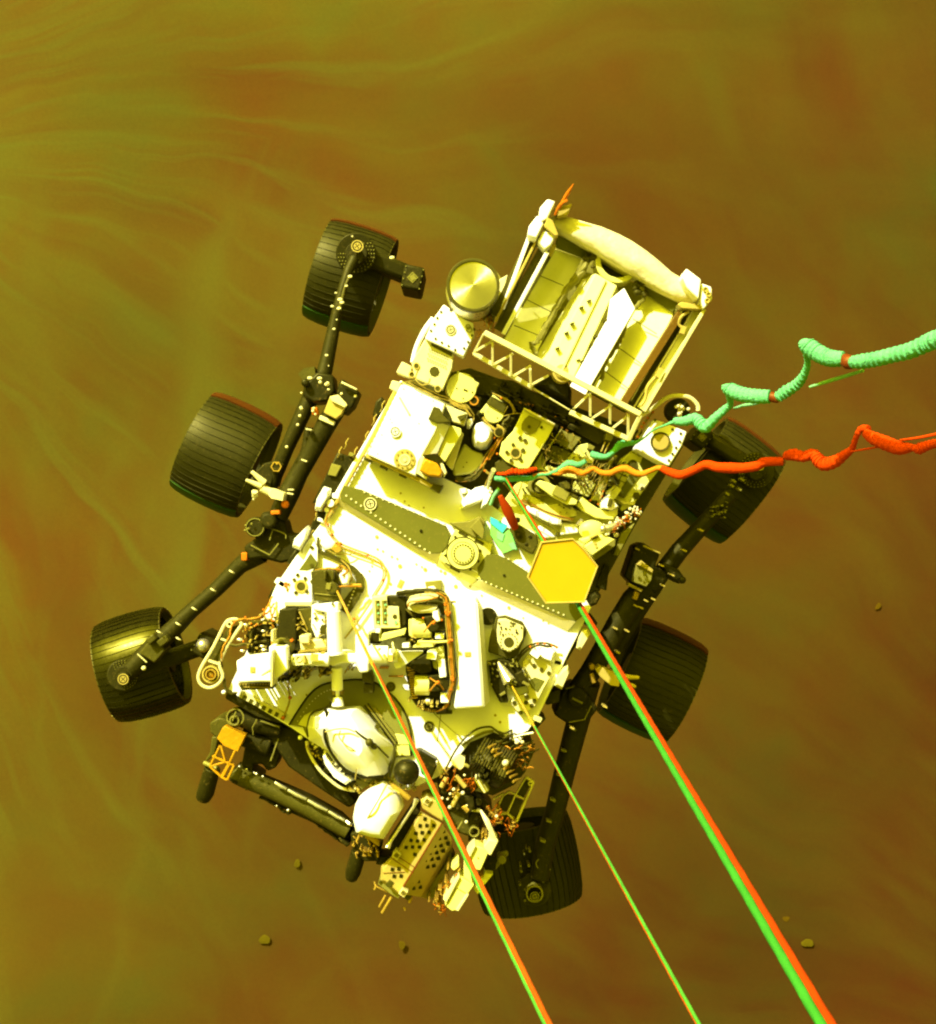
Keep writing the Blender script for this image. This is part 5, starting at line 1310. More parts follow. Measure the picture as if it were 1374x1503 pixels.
# lattice bracket
m = MB()
for a, b, w_ in (((1010, 690), (1095, 745), 22), ((1095, 745), (1000, 960), 20), ((1000, 960), (900, 1190), 26), ((1010, 690), (890, 890), 14), ((890, 890), (800, 1095), 16), ((800, 1095), (900, 1190), 22),
                 ((820, 850), (985, 935), 12), ((820, 850), (750, 900), 12), ((750, 900), (680, 1060), 12), ((720, 1110), (800, 1095), 14), ((640, 940), (760, 870), 12)):
    m.beam((*a, -.05), (*b, -.05), L(w_, -.05), .03)
lt = rp('lattice_bracket', m, 'cream', .002)
m = MB(); m.prism([(1010, 720), (1070, 760), (980, 940), (890, 900)], -.07, -.09); m.prism([(880, 920), (980, 960), (880, 1160), (810, 1080)], -.07, -.09); m.prism([(770, 890), (880, 900), (790, 1080), (690, 1060)], -.07, -.09)
rp('lattice_web', m, 'olive_dark', .001, lt)
m = MB(); m.ring(1058, 765, 26, 14, -.03, -.06, 16); rp('lattice_eye', m, 'cream', 0, lt)

# ================================================================== robot arm and turret
fr('10')
arm = rp('robot_arm', MB().prism([(400, 440), (440, 480), (560, 530), (720, 600), (900, 700), (985, 780), (960, 870), (900, 860), (760, 750), (600, 680), (430, 580), (330, 540), (250, 500), (300, 400)], -.15, -.28), 'dark', .02)
m = MB(); m.tube([(330, 470, -.12), (500, 545, -.12), (700, 640, -.12), (950, 780, -.12)], L(52, -.12), 20); rp('forearm_tube', m, 'olive_dark', .002, arm)
m = MB()
for (a, b) in (((525, 505), (590, 540)), ((600, 548), (705, 600)), ((715, 608), (825, 665)), ((835, 672), (925, 722)), ((935, 728), (968, 750))):
    m.tube([(*a, -.06), ((a[0]+b[0])/2, (a[1]+b[1])/2 + 3, -.055), (*b, -.06)], [L(9), L(12), L(8)], 8)
rp('arm_conduit', m, 'metal', 0, arm)
m = MB(); m.spline([(440, 590, -.15), (540, 640, -.15), (600, 680, -.15), (640, 665, -.15), (720, 710, -.15), (800, 770, -.15), (880, 830, -.15)], L(10), 8, jit=.004); rp('arm_harness', m, 'dark', 0, arm)
m = MB()
for x, y in ((320, 412), (362, 428), (405, 448), (418, 455), (455, 470), (535, 640), (600, 665), (395, 122), (412, 126), (455, 155)): m.ball(P(x, y, -.06), L(random.uniform(6, 11)), 8, 6)
rp('arm_fastener', m, 'metal', 0, arm)
m = MB(); m.prism([(240, 470), (360, 520), (420, 560), (440, 480), (380, 440), (310, 420)], -.10, -.3); m.box(375, 500, 14, 110, 20, -.095, -.11); rp('elbow_block', m, 'olive_dark', .006, arm)
m = MB(); m.prism([(150, 160), (200, 130), (250, 140), (280, 170), (200, 260), (150, 215)], -.10, -.3); m.cyl(300, 140, 48, -.05, -.2, 20); m.prism([(160, 240), (200, 240), (180, 340), (110, 400), (150, 330)], -.1, -.25)
rp('elbow_housing', m, 'olive_dark', .006, arm)
m = MB(); m.tube([(285, 110, -.08), (400, 160, -.08), (560, 200, -.1)], [L(50), L(58), L(48)], 20); m.tube([(330, 230, -.12), (420, 270, -.12), (500, 300, -.12)], L(60), 18)
m.prism([(350, 300), (520, 290), (560, 200), (600, 200), (530, 420), (480, 440), (450, 400), (400, 400), (400, 440), (330, 410)], -.14, -.3)
rp('upper_arm', m, 'dark', .008, arm)
m = MB(); m.ring(295, 130, 52, 44, -.04, -.1, 24); m.tube([(300, 95, -.02), (280, 150, -.02)], L(4), 6); m.tube([(420, 140, -.02), (395, 190, -.03), (400, 230, -.04)], L(4), 6); m.tube([(440, 150, -.03), (550, 185, -.05)], L(6), 6)
m.tube([(545, 250, -.1), (500, 380, -.1)], L(5), 6)
rp('arm_band', m, 'olive', 0, arm)
m = MB(); m.prism([(225, 185), (240, 180), (355, 235), (310, 330), (230, 295), (190, 250)], .0, -.06); ko = rp('orange_blanket', m, 'kapton', .003, arm)
m = MB()
for a, b in (((210, 290), (150, 410)), ((150, 410), (215, 470)), ((215, 470), (265, 385)), ((265, 385), (295, 320)), ((240, 385), (215, 295)), ((240, 385), (165, 350)), ((240, 385), (150, 412)), ((240, 385), (290, 405)), ((290, 405), (250, 490)), ((250, 490), (215, 470)), ((265, 395), (225, 470))):
    m.beam((*a, .0), (*b, .0), L(11, 0), .02)
rp('orange_lattice', m, 'kapton', .002, arm)
m = MB(); m.tube([(165, 420, -.12), (125, 560, -.16), (110, 595, -.18)], [L(48), L(52), L(44)], 24); m.tube([(1010, 900, -.12), (975, 1020, -.15), (965, 1055, -.17)], [L(46), L(46), L(36)], 24); rp('actuator_can', m, 'dark', .004, arm)
m = MB(); m.tube([(115, 390, -.1), (190, 425, -.08)], L(14), 10); m.ring(290, 150, 30, 20, -.03, -.06, 16); rp('can_flange', m, 'olive', .002, arm)
m = MB()
for k in range(34): m.box(random.uniform(975, 1120), random.uniform(810, 930), random.uniform(8, 30), random.uniform(5, 14), random.uniform(20, 80), random.uniform(-.05, .04), -.1)
rp('wrist_fitting', m, 'copper', .001, arm)
m = MB(); m.prism([(960, 800), (1010, 780), (1140, 880), (1120, 960), (1040, 960), (970, 890)], -.05, -.2); m.prism([(890, 820), (960, 860), (940, 880), (900, 850)], -.1, -.2); rp('wrist_joint', m, 'dark', .006, arm)

# ---- turret: perforated drill housing (frame H)
fr('H')
tu = rp('drill_housing', MB().loft([cc([(480, 190), (690, 300), (290, 965), (110, 830), (120, 690), (200, 620), (270, 540)], .02), cc([(490, 205), (680, 300), (285, 945), (150, 820), (140, 720), (215, 625), (290, 545)], .06)]), 'tan', .004)
m = MB(); m.quadblock([(683, 300, .055), (770, 440, -.05), (480, 980, -.05), (288, 950, .055)], None, .02); m.quadblock([(770, 440, -.05), (780, 560, -.18), (560, 1000, -.18), (480, 980, -.05)], None, .02)
rp('drill_side', m, 'tan', .002, tu)
m = MB()
for x, y in ((522, 262), (478, 325), (540, 322), (602, 325), (438, 395), (497, 388), (560, 386), (395, 460), (455, 465), (515, 455), (350, 525), (410, 520), (472, 520), (430, 588), (224, 725), (283, 720), (240, 788), (303, 785)):
    m.box(x, y, 30, 30, 12, .0645, .03)
rp('housing_hole', m, 'black', 0, tu)
m = MB()
for (x, y, z) in ((695, 380, .0), (655, 445, .0), (715, 440, -.02), (612, 515, .0), (672, 510, -.02), (735, 495, -.035), (568, 580, .0), (632, 575, -.02), (692, 560, -.04), (525, 645, 0), (588, 635, -.02), (648, 628, -.04), (548, 705, -.02), (605, 695, -.04), (400, 845, 0), (462, 838, -.02), (420, 900, -.01), (480, 890, -.035)):
    m.box(x, y, 32, 28, -10, .018 + z, -.06 + z)
rp('housing_hole', m, 'black', 0, tu)
m = MB(); m.tube([(682, 298, .062), (288, 948, .062)], L(6), 6); m.tube([(215, 620, .063), (420, 760, .063)], L(3), 4); m.tube([(250, 590, .063), (440, 715, .063)], L(3), 4); m.tube([(500, 180, .063), (690, 300, .063)], L(3), 4)
m.tube([(140, 760, .063), (340, 750, .063)], L(3), 4)
rp('housing_seam', m, 'collar_brown', 0, tu)
m = MB(); m.prism([(480, 85), (540, 60), (640, 100), (700, 200), (690, 290), (590, 230), (500, 170)], .08, -.1); rp('housing_nose', m, 'tan', .006, tu)
for x, y in ((545, 102), (262, 597), (325, 942)):
    m = MB(); m.box(x, y, 62, 62, 35, .09, .02); pl = rp('marker_plate', m, 'cream', .001, tu)
    m = MB(); m.box(x, y, 48, 48, 35, .092, .05); rp('marker_square', m, 'tan', 0, pl)
    m = MB(); m.ring(x, y, 18, 12, .094, .08, 16); m.box(x, y, 10, 10, 35, .094, .08); rp('marker_dot', m, 'olive_dark', 0, pl)
m = MB(); m.prism([(120, 800), (160, 770), (300, 960), (280, 1000), (200, 950), (90, 860)], .02, -.12); rp('drill_collar', m, 'olive', .004, tu)
m = MB(); m.box(200, 858, 50, 62, 38, .065, .03); m.box(360, 970, 70, 60, 38, .0, -.1); m.box(120, 830, 60, 16, -52, .03, -.05); rp('drill_port', m, 'olive_dark', .002, tu)
m = MB(); m.tube([(215, 980, .0), (130, 1125, .0)], [L(14), L(15)], 10); m.tube([(165, 960, -.02), (105, 1070, -.02)], [L(11), L(12)], 10); m.tube([(400, 980, -.03), (380, 1030, -.03)], L(15), 8); m.tube([(330, 1070, -.05), (345, 1100, -.05)], L(9), 8)
m.spline([(60, 840, -.02), (80, 880, .0), (180, 930, .0)], L(8), 8); m.tube([(80, 870, .0), (60, 910, .0)], L(10), 8)
rp('drill_bit', m, 'copper', 0, tu)
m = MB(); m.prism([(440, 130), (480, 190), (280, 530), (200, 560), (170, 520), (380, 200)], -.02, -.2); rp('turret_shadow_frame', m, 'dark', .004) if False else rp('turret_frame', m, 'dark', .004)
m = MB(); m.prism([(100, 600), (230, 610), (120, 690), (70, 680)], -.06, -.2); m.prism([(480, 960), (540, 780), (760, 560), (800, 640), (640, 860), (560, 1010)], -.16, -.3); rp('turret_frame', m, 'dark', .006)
m = MB(); m.prism([(530, 960), (600, 830), (700, 700), (760, 560), (770, 700), (640, 900), (590, 1000)], -.12, -.2); rp('turret_web', m, 'olive', .004)
# instrument boxes on the right of the turret
ib = rp('instrument_box', MB().prism([(910, 620), (985, 505), (1060, 530), (1110, 560), (1035, 735), (940, 725)], .10, -.08), 'panel_yellow', .004)
m = MB(); m.prism([(1060, 520), (1110, 450), (1195, 470), (1130, 600), (1105, 590)], .12, -.05); rp('instrument_lid', m, 'cream', .004, ib)
m = MB(); m.prism([(905, 600), (980, 500), (990, 510), (925, 640)], .115, -.05); rp('instrument_edge', m, 'cream', .002, ib)
ib2 = rp('instrument_box', MB().prism([(835, 790), (975, 870), (910, 960), (830, 1095), (770, 1110), (710, 1060), (705, 1010)], .08, -.1), 'panel_yellow', .004)
m = MB(); m.prism([(830, 785), (845, 795), (720, 1030), (690, 1000)], .095, -.05); m.prism([(905, 950), (925, 960), (830, 1110), (805, 1100)], .095, -.05); rp('instrument_edge', m, 'cream', .002, ib2)
m = MB(); m.tube([(815, 895, .083), (915, 955, .083)], L(4), 6); m.tube([(810, 900, .083), (715, 1055, .083)], L(4), 6); m.cyl(1010, 620, 8, .104, .09, 8); rp('instrument_seam', m, 'olive', 0, ib2)
m = MB(); m.prism([(880, 690), (940, 740), (960, 860), (880, 800)], .06, -.08); m.prism([(960, 900), (1080, 760), (1150, 770), (1060, 880), (1010, 960)], .03, -.12); m.prism([(760, 710), (830, 640), (840, 700), (790, 740)], .05, -.1)
rp('instrument_bracket', m, 'panel_yellow', .004)
m = MB(); m.tube([(1035, 185, .04), (1090, 280, .08), (1130, 370, .08), (1185, 470, .06)], [L(11), L(26), L(24), L(16)], 10, False); rp('foil_strut', m, 'blanket', 0)
m = MB(); m.tube([(1090, 150, .02), (1140, 210, .05), (1190, 260, .04)], [L(8), L(12), L(20)], 8); rp('foil_strut', m, 'copper', 0)
m = MB()
for k in range(46):
    c = random.choice(((660, 960, 60), (780, 780, 70), (620, 1060, 60), (1000, 830, 60), (950, 560, 60), (1080, 420, 50), (1200, 300, 50), (880, 900, 40), (740, 900, 50)))
    m.box(c[0] + random.uniform(-1, 1)*c[2], c[1] + random.uniform(-1, 1)*c[2], random.uniform(8, 40), random.uniform(6, 16), random.choice((35, -55, 10)), random.uniform(-.02, .08), -.12)
rp('turret_fitting', m, 'copper', .001)
m = MB()
for k in range(20):
    c = random.choice(((640, 1070, 50), (1320, 340, 50), (1240, 380, 50), (760, 820, 60)))
    x = c[0] + random.uniform(-1, 1)*c[2]; y = c[1] + random.uniform(-1, 1)*c[2]
    m.spline([(x, y, .0), (x+20, y+random.uniform(-30, 30), .06), (x+random.uniform(-50, 50), y+50, .0)], L(4), 6)
rp('turret_wiring', m, 'orange', 0)
m = MB(); m.tube([(1140, 700, -.1), (1210, 620, -.08)], L(44), 18); m.tube([(1210, 610, -.08), (1280, 570, -.06)], [L(48), L(22)], 16); m.cyl(1230, 640, 40, -.02, -.1, 20); rp('camera_barrel', m, 'olive', .004)
m = MB(); m.prism([(1060, 700), (1120, 600), (1180, 620), (1170, 740), (1090, 760)], -.03, -.2); rp('camera_bracket', m, 'dark', .004)
# drive train between the reel and the turret (frame G)
fr('G')
m = MB(); m.prism([(0, 700), (160, 580), (420, 740), (560, 960), (640, 1060), (520, 1200), (400, 1374), (200, 1300), (60, 1000)], -.08, -.3); rp('turret_mount', m, 'olive_dark', .01)
m = MB(); m.tube([(260, 870, .06), (180, 1020, .06)], L(26), 12); m.tube([(220, 680, .05), (330, 800, .05)], L(30), 12); m.tube([(60, 800, .03), (120, 700, .04)], L(30), 10); rp('drive_shaft', m, 'tan', 0)
m = MB(); m.prism([(260, 900), (420, 900), (440, 1060), (340, 1120), (220, 1060)], .02, -.1); m.cyl(480, 970, 50, .0, -.1, 20); m.cyl(90, 830, 60, .02, -.1, 24); m.prism([(430, 1000), (540, 1080), (460, 1200), (360, 1160)], -.01, -.1); rp('gear_case', m, 'dark', .006)
m = MB(); m.ring(430, 1310, 60, 44, .0, -.05, 28); m.prism([(400, 1060), (500, 1060), (490, 1090), (400, 1080)], .02, -.05); m.tube([(300, 1180, .0), (240, 1280, .0)], L(12), 8); rp('gear_ring', m, 'olive', .002)
m = MB()
for x, y in ((155, 1030), (680, 1130), (300, 870), (130, 940), (70, 930), (320, 670), (30, 910), (160, 880), (200, 830), (340, 1195), (345, 1010)): m.ball(P(x, y, .09), L(random.uniform(12, 24)), 10, 8)
rp('foil_lump', m, 'blanket', 0)
m = MB()
for k in range(5): m.tube([(285 + k*14, 1035 + k*14, .05), (330 + k*10, 1010 + k*10, .05)], L(7), 8)
for k in range(50):
    c = random.choice(((180, 700, 90), (100, 640, 60), (200, 880, 70), (660, 1090, 60), (880, 1250, 60), (700, 1200, 40)))
    m.box(c[0] + random.uniform(-1, 1)*c[2], c[1] + random.uniform(-1, 1)*c[2], random.uniform(8, 40), random.uniform(8, 16), random.uniform(-60, 60), random.uniform(.0, .07), -.1)
rp('drive_fitting', m, 'copper', .001)
m = MB()
for k in range(26):
    c = random.choice(((160, 700, 110), (640, 1100, 80), (760, 1220, 70), (350, 760, 60)))
    x = c[0] + random.uniform(-1, 1)*c[2]; y = c[1] + random.uniform(-1, 1)*c[2]
    m.spline([(x, y, .0), (x+30, y+random.uniform(-40, 40), .08), (x+random.uniform(-60, 60), y+60, .0)], L(6), 6)
rp('loose_wiring', m, 'orange', 0)

# ================================================================== wheels
WZ = -.75
def wheel(cx, cy, axdir, width, rad, red=1, green=1, label=None, out=-1):
    """cx,cy photo pixels of the wheel centre; axdir axle direction on the photo; out: which axle end faces away from the body"""
    fr('0'); c = P(cx, cy, WZ); ax = Vector((axdir[0], -axdir[1], 0)).normalized(); rl = Vector((-ax.y, ax.x, 0)); up = Vector((0, 0, 1))
    if rl.y < 0: rl = -rl                     # rl points up the photo
    root = bpy.data.objects.new('wheel', None); COL.objects.link(root); root.parent = ROVER
    if label: root['label'] = label
    n = 96; prof = [(-.5, .93), (-.42, .965), (-.25, .99), (0, 1.0), (.25, .99), (.42, .965), (.5, .93)]
    m = MB(); rings = []
    def pt(u, r, a): return c + ax*(u*width) + (rl*math.cos(a) + up*math.sin(a))*r
    for u, f in prof: rings.append([pt(u, rad*f - .0015, 2*math.pi*k/n) for k in range(n)])
    for u, f in prof[::-1]: rings.append([pt(u, rad*f - .016, 2*math.pi*k/n) for k in range(n)])
    rings.append(rings[0]); m.loft(rings, cap=False)
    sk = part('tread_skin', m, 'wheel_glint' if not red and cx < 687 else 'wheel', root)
    m = MB(); NC = 48
    for k in range(NC):
        a0 = 2*math.pi*k/NC; rg = []
        for j, (u, f) in enumerate([(-.5, .93), (-.38, .97), (-.2, .992), (0, 1.0), (.2, .992), (.38, .97), (.5, .93)]):
            a = a0 + .018*math.sin(j*1.05); r = rad*f; da = .011
            rg.append([pt(u, r - .008, a - da), pt(u, r + .0030, a - da*.5), pt(u, r + .0030, a + da*.5), pt(u, r - .008, a + da)])
        m.loft(rg)
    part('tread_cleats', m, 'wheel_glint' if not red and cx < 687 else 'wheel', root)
    for sgn, mt, on in ((1, 'fringe_red', red), (-1, 'fringe_green', green)):  # added red and green colour fringe, not a part of the wheel
        if not on: continue
        m = MB(); rings = []
        for u, f in prof:
            rings.append([pt(u, rad*f + .006, (0 if sgn > 0 else math.pi) + R(q)) for q in range(-30, 25, 6)] + [pt(u, rad*f - .004, (0 if sgn > 0 else math.pi) + R(q)) for q in range(24, -31, -6)])
        m.loft(rings); part('tread_fringe', m, mt, root, label='thin dull red colour fringe on the tread edge' if sgn > 0 else 'thin green colour fringe on the tread edge')
    # hub, spokes, rims on both ends
    for e in (-1, 1):
        m = MB(); rings = []
        for u, r in ((.5, rad*.93), (.5, rad*.86), (.40, rad*.84), (.40, rad*.93)): rings.append([pt(e*u, r, 2*math.pi*k/48) for k in range(48)])
        rings.append(rings[0]); m.loft(rings, cap=False); part('rim', m, 'olive_dark', root)
    m = MB()
    for k in range(6):
        a = 2*math.pi*k/6
        m.tube([pt(.05, .05, a), pt(-.12, rad*.45, a+.15), pt(-.1, rad*.7, a+.1), pt(.0, rad*.9, a)], .012, 6, raw=True)
    part('spokes', m, 'olive', root)
    m = MB(); m.tube([pt(-.42, 0, 0), pt(.42, 0, 0)], .075, 24, raw=True); part('hub', m, 'dark', root)
    return root
wheel(515, 408, (90, 29), .325, .253, label='rear left wheel under the tall steering actuator')
wheel(333, 668, (88, 42), .345, .262, label='middle left wheel, its whole tread in view')
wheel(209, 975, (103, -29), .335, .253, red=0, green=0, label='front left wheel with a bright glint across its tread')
wheel(1062, 705, (80, 62), .34, .265, label='rear right wheel crossed by the red umbilical')
wheel(957, 998, (97, 46), .345, .262, label='middle right wheel behind the right-hand rope')
wheel(771, 1264, (18, 98), .40, .255, red=0, green=0, label='front right wheel turned sideways behind the turret')

# ---- steering actuators above the corner wheels
def steer(frame, hub, end, wdt, ladj=(0, 0), marker=None, arm_w=60):
    fr(frame); z = -.42
    m = MB(); m.tube([(hub[0], hub[1], -.62), (hub[0], hub[1], -.36)], L(arm_w*1.5, z), 28)
    sa = rp('steering_actuator', m, 'arm_dark', .004)
    m = MB(); m.beam((hub[0], hub[1], z - .03), (end[0], end[1], z - .1), L(wdt, z), .14); rp('steering_bracket', m, 'arm_dark', .02, sa)
    m = MB(); m.box(end[0], end[1], wdt*1.15, wdt*1.35, ladj[0], z + .03, z - .25); rp('bracket_end', m, 'dark', .012, sa)
    m = MB(); m.ring(end[0], end[1], wdt*.32, wdt*.25, z + .034, z, 4); m.box(end[0], end[1], wdt*.3, wdt*.3, ladj[0] + 45, z + .034, z)
    for u in (-.5, .5):
        for v in (-.6, -.2, .2, .6):
            a = R(ladj[0]); x = u*wdt*1.0; y = v*wdt*.9; m.cyl(end[0] + x*math.cos(a) - y*math.sin(a), end[1] + x*math.sin(a) + y*math.cos(a), wdt*.04, z + .036, z, 6)
    rp('end_fastener', m, 'olive', 0, sa)
    m = MB()
    for ringr, nn in ((1.15, 26), (1.35, 30), (.95, 20)):
        for k in range(nn):
            a = 2*math.pi*k/nn; m.cyl(hub[0] + arm_w*ringr*math.cos(a), hub[1] + arm_w*ringr*math.sin(a), arm_w*.045, -.354, -.37, 6)
    rp('actuator_bolt', m, 'olive', 0, sa)
    m = MB(); m.cyl(hub[0], hub[1], arm_w*.85, -.32, -.37, 32); m.cyl(hub[0]+ladj[1], hub[1]+20, arm_w*.6, -.29, -.34, 28); rp('actuator_cap', m, 'dark', .004, sa)
steer('2', (470, 330), (850, 490), 120, (12, 0), arm_w=90)
steer('8', (245, 690), (720, 520), 100, (30, 0), arm_w=62)
steer('13', (900, 690), (480, 430), 120, (35, 0), arm_w=95)
fiducial(478, 280, 40, -.26, '2', ang=10, dark='dark', lite='tan')
fiducial(245, 715, 32, -.26, '8', ang=0, dark='dark', lite='tan')
fiducial(928, 655, 34, -.22, '13', ang=20, dark='dark', lite='tan')
fiducial(1030, 998, 24, -.26, '11', ang=20, dark='dark', lite='olive')
fr('11'); m = MB(); m.tube([(1030, 960, -.62), (1030, 960, -.34)], L(90, -.4), 28); rp('steering_actuator', m, 'arm_dark', .004)
m = MB(); m.ring(1030, 985, 46, 38, -.27, -.33, 24); m.ring(1065, 825, 30, 24, -.30, -.35, 16)
for k in range(24): m.cyl(random.uniform(950, 1120), random.uniform(740, 1040), random.uniform(3, 8), -.32, -.4, 6)
rp('actuator_bolt', m, 'olive', 0)
fr('8'); m = MB(); m.ball(P(720, 515, -.36), L(42, -.36), 20, 12); rp('wheel_motor_cap', m, 'metal', 0)

# ---- suspension
def limb(name, frame, pts, r, mt='arm_dark', n=18, parent=None):
    fr(frame); m = MB(); m.spline([p for p in pts], 1, n, 1) if False else m.tube(pts, [L(q, p[2]) for q, p in zip(r if isinstance(r, (list, tuple)) else [r]*len(pts), pts)], n)
    return rp(name, m, mt, .003, parent)
# left
b1 = limb('bogie_arm', '2', [(460, 360, -.30), (420, 440, -.28), (380, 560, -.26), (345, 700, -.26), (310, 880, -.26), (260, 1120, -.26), (215, 1200, -.26)], [36, 34, 30, 34, 44, 52, 58])
limb('bogie_arm', '3', [(960, 60, -.28), (905, 170, -.28), (850, 290, -.28), (800, 400, -.3), (750, 520, -.32), (700, 640, -.34)], [56, 50, 48, 44, 44, 40])
rk = limb('rocker_arm', '3', [(1130, 120, -.16), (1050, 240, -.18), (960, 400, -.2), (870, 560, -.22), (810, 680, -.22), (740, 830, -.22)], [60, 62, 60, 58, 66, 60])
limb('rocker_arm', '3', [(930, 280, -.2), (915, 400, -.2), (890, 500, -.2), (830, 600, -.2)], [26, 30, 32, 28], 'dark')
limb('rocker_arm', '8', [(1060, -40, -.30), (940, 40, -.32), (800, 180, -.33), (650, 310, -.34), (540, 420, -.35), (430, 520, -.36), (350, 600, -.36), (260, 690, -.36)], [70, 50, 46, 46, 54, 60, 60, 50])
fr('3')
m = MB(); m.prism([(640, 800), (700, 790), (780, 850), (800, 930), (900, 930), (850, 1090), (760, 1110), (640, 1080), (560, 1090), (530, 1010), (600, 960), (620, 900)], -.20, -.42); m.cyl(600, 890, 62, -.15, -.35, 24); m.cyl(680, 850, 50, -.12, -.3, 20)
rp('rocker_pivot', m, 'dark', .012)
m = MB(); m.tube([(575, 1000, -.18), (690, 1060, -.18), (745, 990, -.18)], L(5), 6); m.tube([(710, 905, -.17), (690, 970, -.17)], L(4), 6); m.spline([(700, 900, -.18), (780, 930, -.18), (790, 960, -.18)], L(5), 6); m.ring(600, 890, 56, 50, -.145, -.2, 24)
for x, y in ((545, 880), (540, 910), (560, 900), (580, 870)): m.ball(P(x, y, -.13), L(8), 8, 6)
rp('pivot_trim', m, 'olive', 0)
m = MB(); m.prism([(900, 20), (980, -60), (1080, -40), (1090, 60), (1040, 120), (960, 130), (890, 90)], -.18, -.36); m.prism([(1110, 20), (1130, -20), (1240, 60), (1200, 150), (1150, 200), (1080, 160)], -.13, -.3); m.cyl(905, 5, 24, -.14, -.2, 12)
rp('bogie_pivot', m, 'black', .01)
m = MB(); m.prism([(1060, 90), (1100, 80), (1160, 130), (1130, 200), (1095, 230), (1020, 190)], -.09, -.2); rp('hinge_block', m, 'tan', .004)
m = MB(); m.prism([(1055, 95), (1110, 80), (1165, 140), (1150, 160), (1070, 120)], -.07, -.1); m.beam((1130, 5, -.1), (1225, 50, -.1), L(12), .02); m.prism([(1000, 205), (1090, 245), (1080, 270), (990, 230)], -.12, -.2)
rp('hinge_plate', m, 'cream', .003)
m = MB()
for x, y in ((1045, 10), (1000, 5), (960, 165), (955, 180), (970, 200), (885, 70), (882, 160), (875, 210), (862, 265), (795, 400), (885, 165), (1215, 90), (1130, 75)): m.ball(P(x, y, -.13), L(random.uniform(7, 12)), 8, 6)
for x, y, a in ((928, 292, 10), (900, 482, 20), (818, 660, 0), (815, 685, 10)): m.box(x, y, 36, 8, a, -.11, -.16)
m2 = m; rp('arm_clip', m2, 'cream', 0)
m = MB(); m.box(965, 180, 36, 46, -10, -.14, -.2); m.box(725, 800, 56, 26, -5, -.12, -.2); m.ball(P(785, 750, -.10), L(25), 12, 8); m.box(535, 1070, 36, 50, 0, -.2, -.27)
rp('orange_boot', m, 'orange', .004)
m = MB(); m.prism([(680, 690), (700, 650), (780, 680), (770, 730), (700, 715)], -.06, -.2); m.tube([(660, 620, -.08), (580, 550, -.06)], [L(22), L(11)], 10); m.tube([(640, 640, -.08), (545, 602, -.06)], [L(20), L(9)], 10)
m.tube([(600, 670, -.08), (600, 700, -.1)], L(20), 10); m.tube([(640, 650, -.09), (720, 690, -.09)], L(26), 10); m.tube([(590, 725, -.1), (600, 700, -.1)], L(8), 8)
rp('release_bolt', m, 'cream', .003)
fr('3'); m = MB(); m.box(730, 520, 70, 70, 28, -.24, -.35); m.prism([(655, 500), (710, 485), (720, 560), (700, 640), (640, 600), (600, 560)], -.3, -.6); rp('wheel_knee', m, 'dark', .006)
m = MB(); m.ring(730, 520, 34, 27, -.236, -.25, 6); m.cyl(735, 500, 8, -.235, -.25, 8); rp('knee_bolt', m, 'copper', 0)
fr('2'); m = MB()
for x, y, r in ((430, 485, 14), (405, 548, 10), (335, 595, 8), (310, 685, 11), (362, 640, 16), (355, 700, 14), (375, 660, 14), (340, 775, 6), (322, 838, 10), (272, 1015, 11), (712, 358, 16), (285, 1085, 5), (445, 215, 7), (160, 1168, 16), (225, 1170, 16), (275, 1210, 16), (285, 1245, 9)): m.ball(P(x, y, -.18), L(r), 8, 6, (1.2, .8, .5))
rp('arm_clip', m, 'cream', 0)
m = MB(); m.tube([(430, 480, -.22), (400, 540, -.21), (375, 640, -.21), (360, 700, -.21)], [L(12), L(9), L(13), L(16)], 8); m.prism([(80, 1140), (120, 1100), (190, 1090), (200, 1170), (120, 1190)], -.2, -.3); rp('arm_harness', m, 'olive_dark', 0)
fr('8'); m = MB()
for x, y in ((890, 82), (780, 190), (668, 302), (573, 392), (460, 440), (575, 480)): m.spline([(x-14, y-12, -.25), (x+2, y-2, -.24), (x+14, y+4, -.25)], L(5), 6)
m.ball(P(368, 650, -.3), L(15), 10, 8); m.tube([(330, 565, -.26), (385, 615, -.26)], L(4), 6)
rp('arm_clip', m, 'cream', 0)
m = MB(); m.box(480, 490, 70, 44, -38, -.26, -.36); m.box(410, 480, 40, 60, 50, -.26, -.34); m.prism([(340, 560), (420, 460), (500, 540), (430, 620)], -.30, -.42); rp('arm_knuckle', m, 'olive_dark', .006)
# right
limb('rocker_arm', '12', [(520, 560, -.22), (430, 640, -.22), (340, 780, -.22), (260, 930, -.22), (180, 1060, -.22), (90, 1180, -.22)], [80, 72, 66, 66, 62, 56], 'arm_dark')
limb('bogie_arm', '12', [(600, 450, -.26), (560, 560, -.26), (490, 660, -.28), (420, 760, -.3), (350, 880, -.34), (320, 1000, -.36)], [56, 44, 46, 50, 44, 40], 'arm_dark')
limb('bogie_arm', '12', [(610, 470, -.28), (700, 350, -.28), (800, 240, -.28), (900, 130, -.28), (1000, 20, -.28)], [56, 54, 50, 46, 42])
limb('rocker_arm', '0', [(862, 1000, -.24), (848, 1060, -.3), (832, 1120, -.33), (815, 1190, -.34), (800, 1240, -.34), (792, 1290, -.34)], [20, 17, 16, 15, 15, 14])
fr('12')
m = MB(); m.prism([(400, 440), (440, 320), (490, 300), (590, 370), (560, 440), (620, 470), (640, 520), (560, 590), (440, 560), (380, 500)], -.16, -.36); m.prism([(600, 410), (700, 460), (740, 520), (700, 545), (620, 500)], -.2, -.34); m.cyl(720, 520, 22, -.16, -.25, 12)
rp('bogie_pivot', m, 'black', .01)
m = MB(); m.prism([(450, 430), (480, 420), (550, 460), (540, 520), (510, 560), (430, 530)], -.09, -.2); rp('hinge_block', m, 'olive', .004)
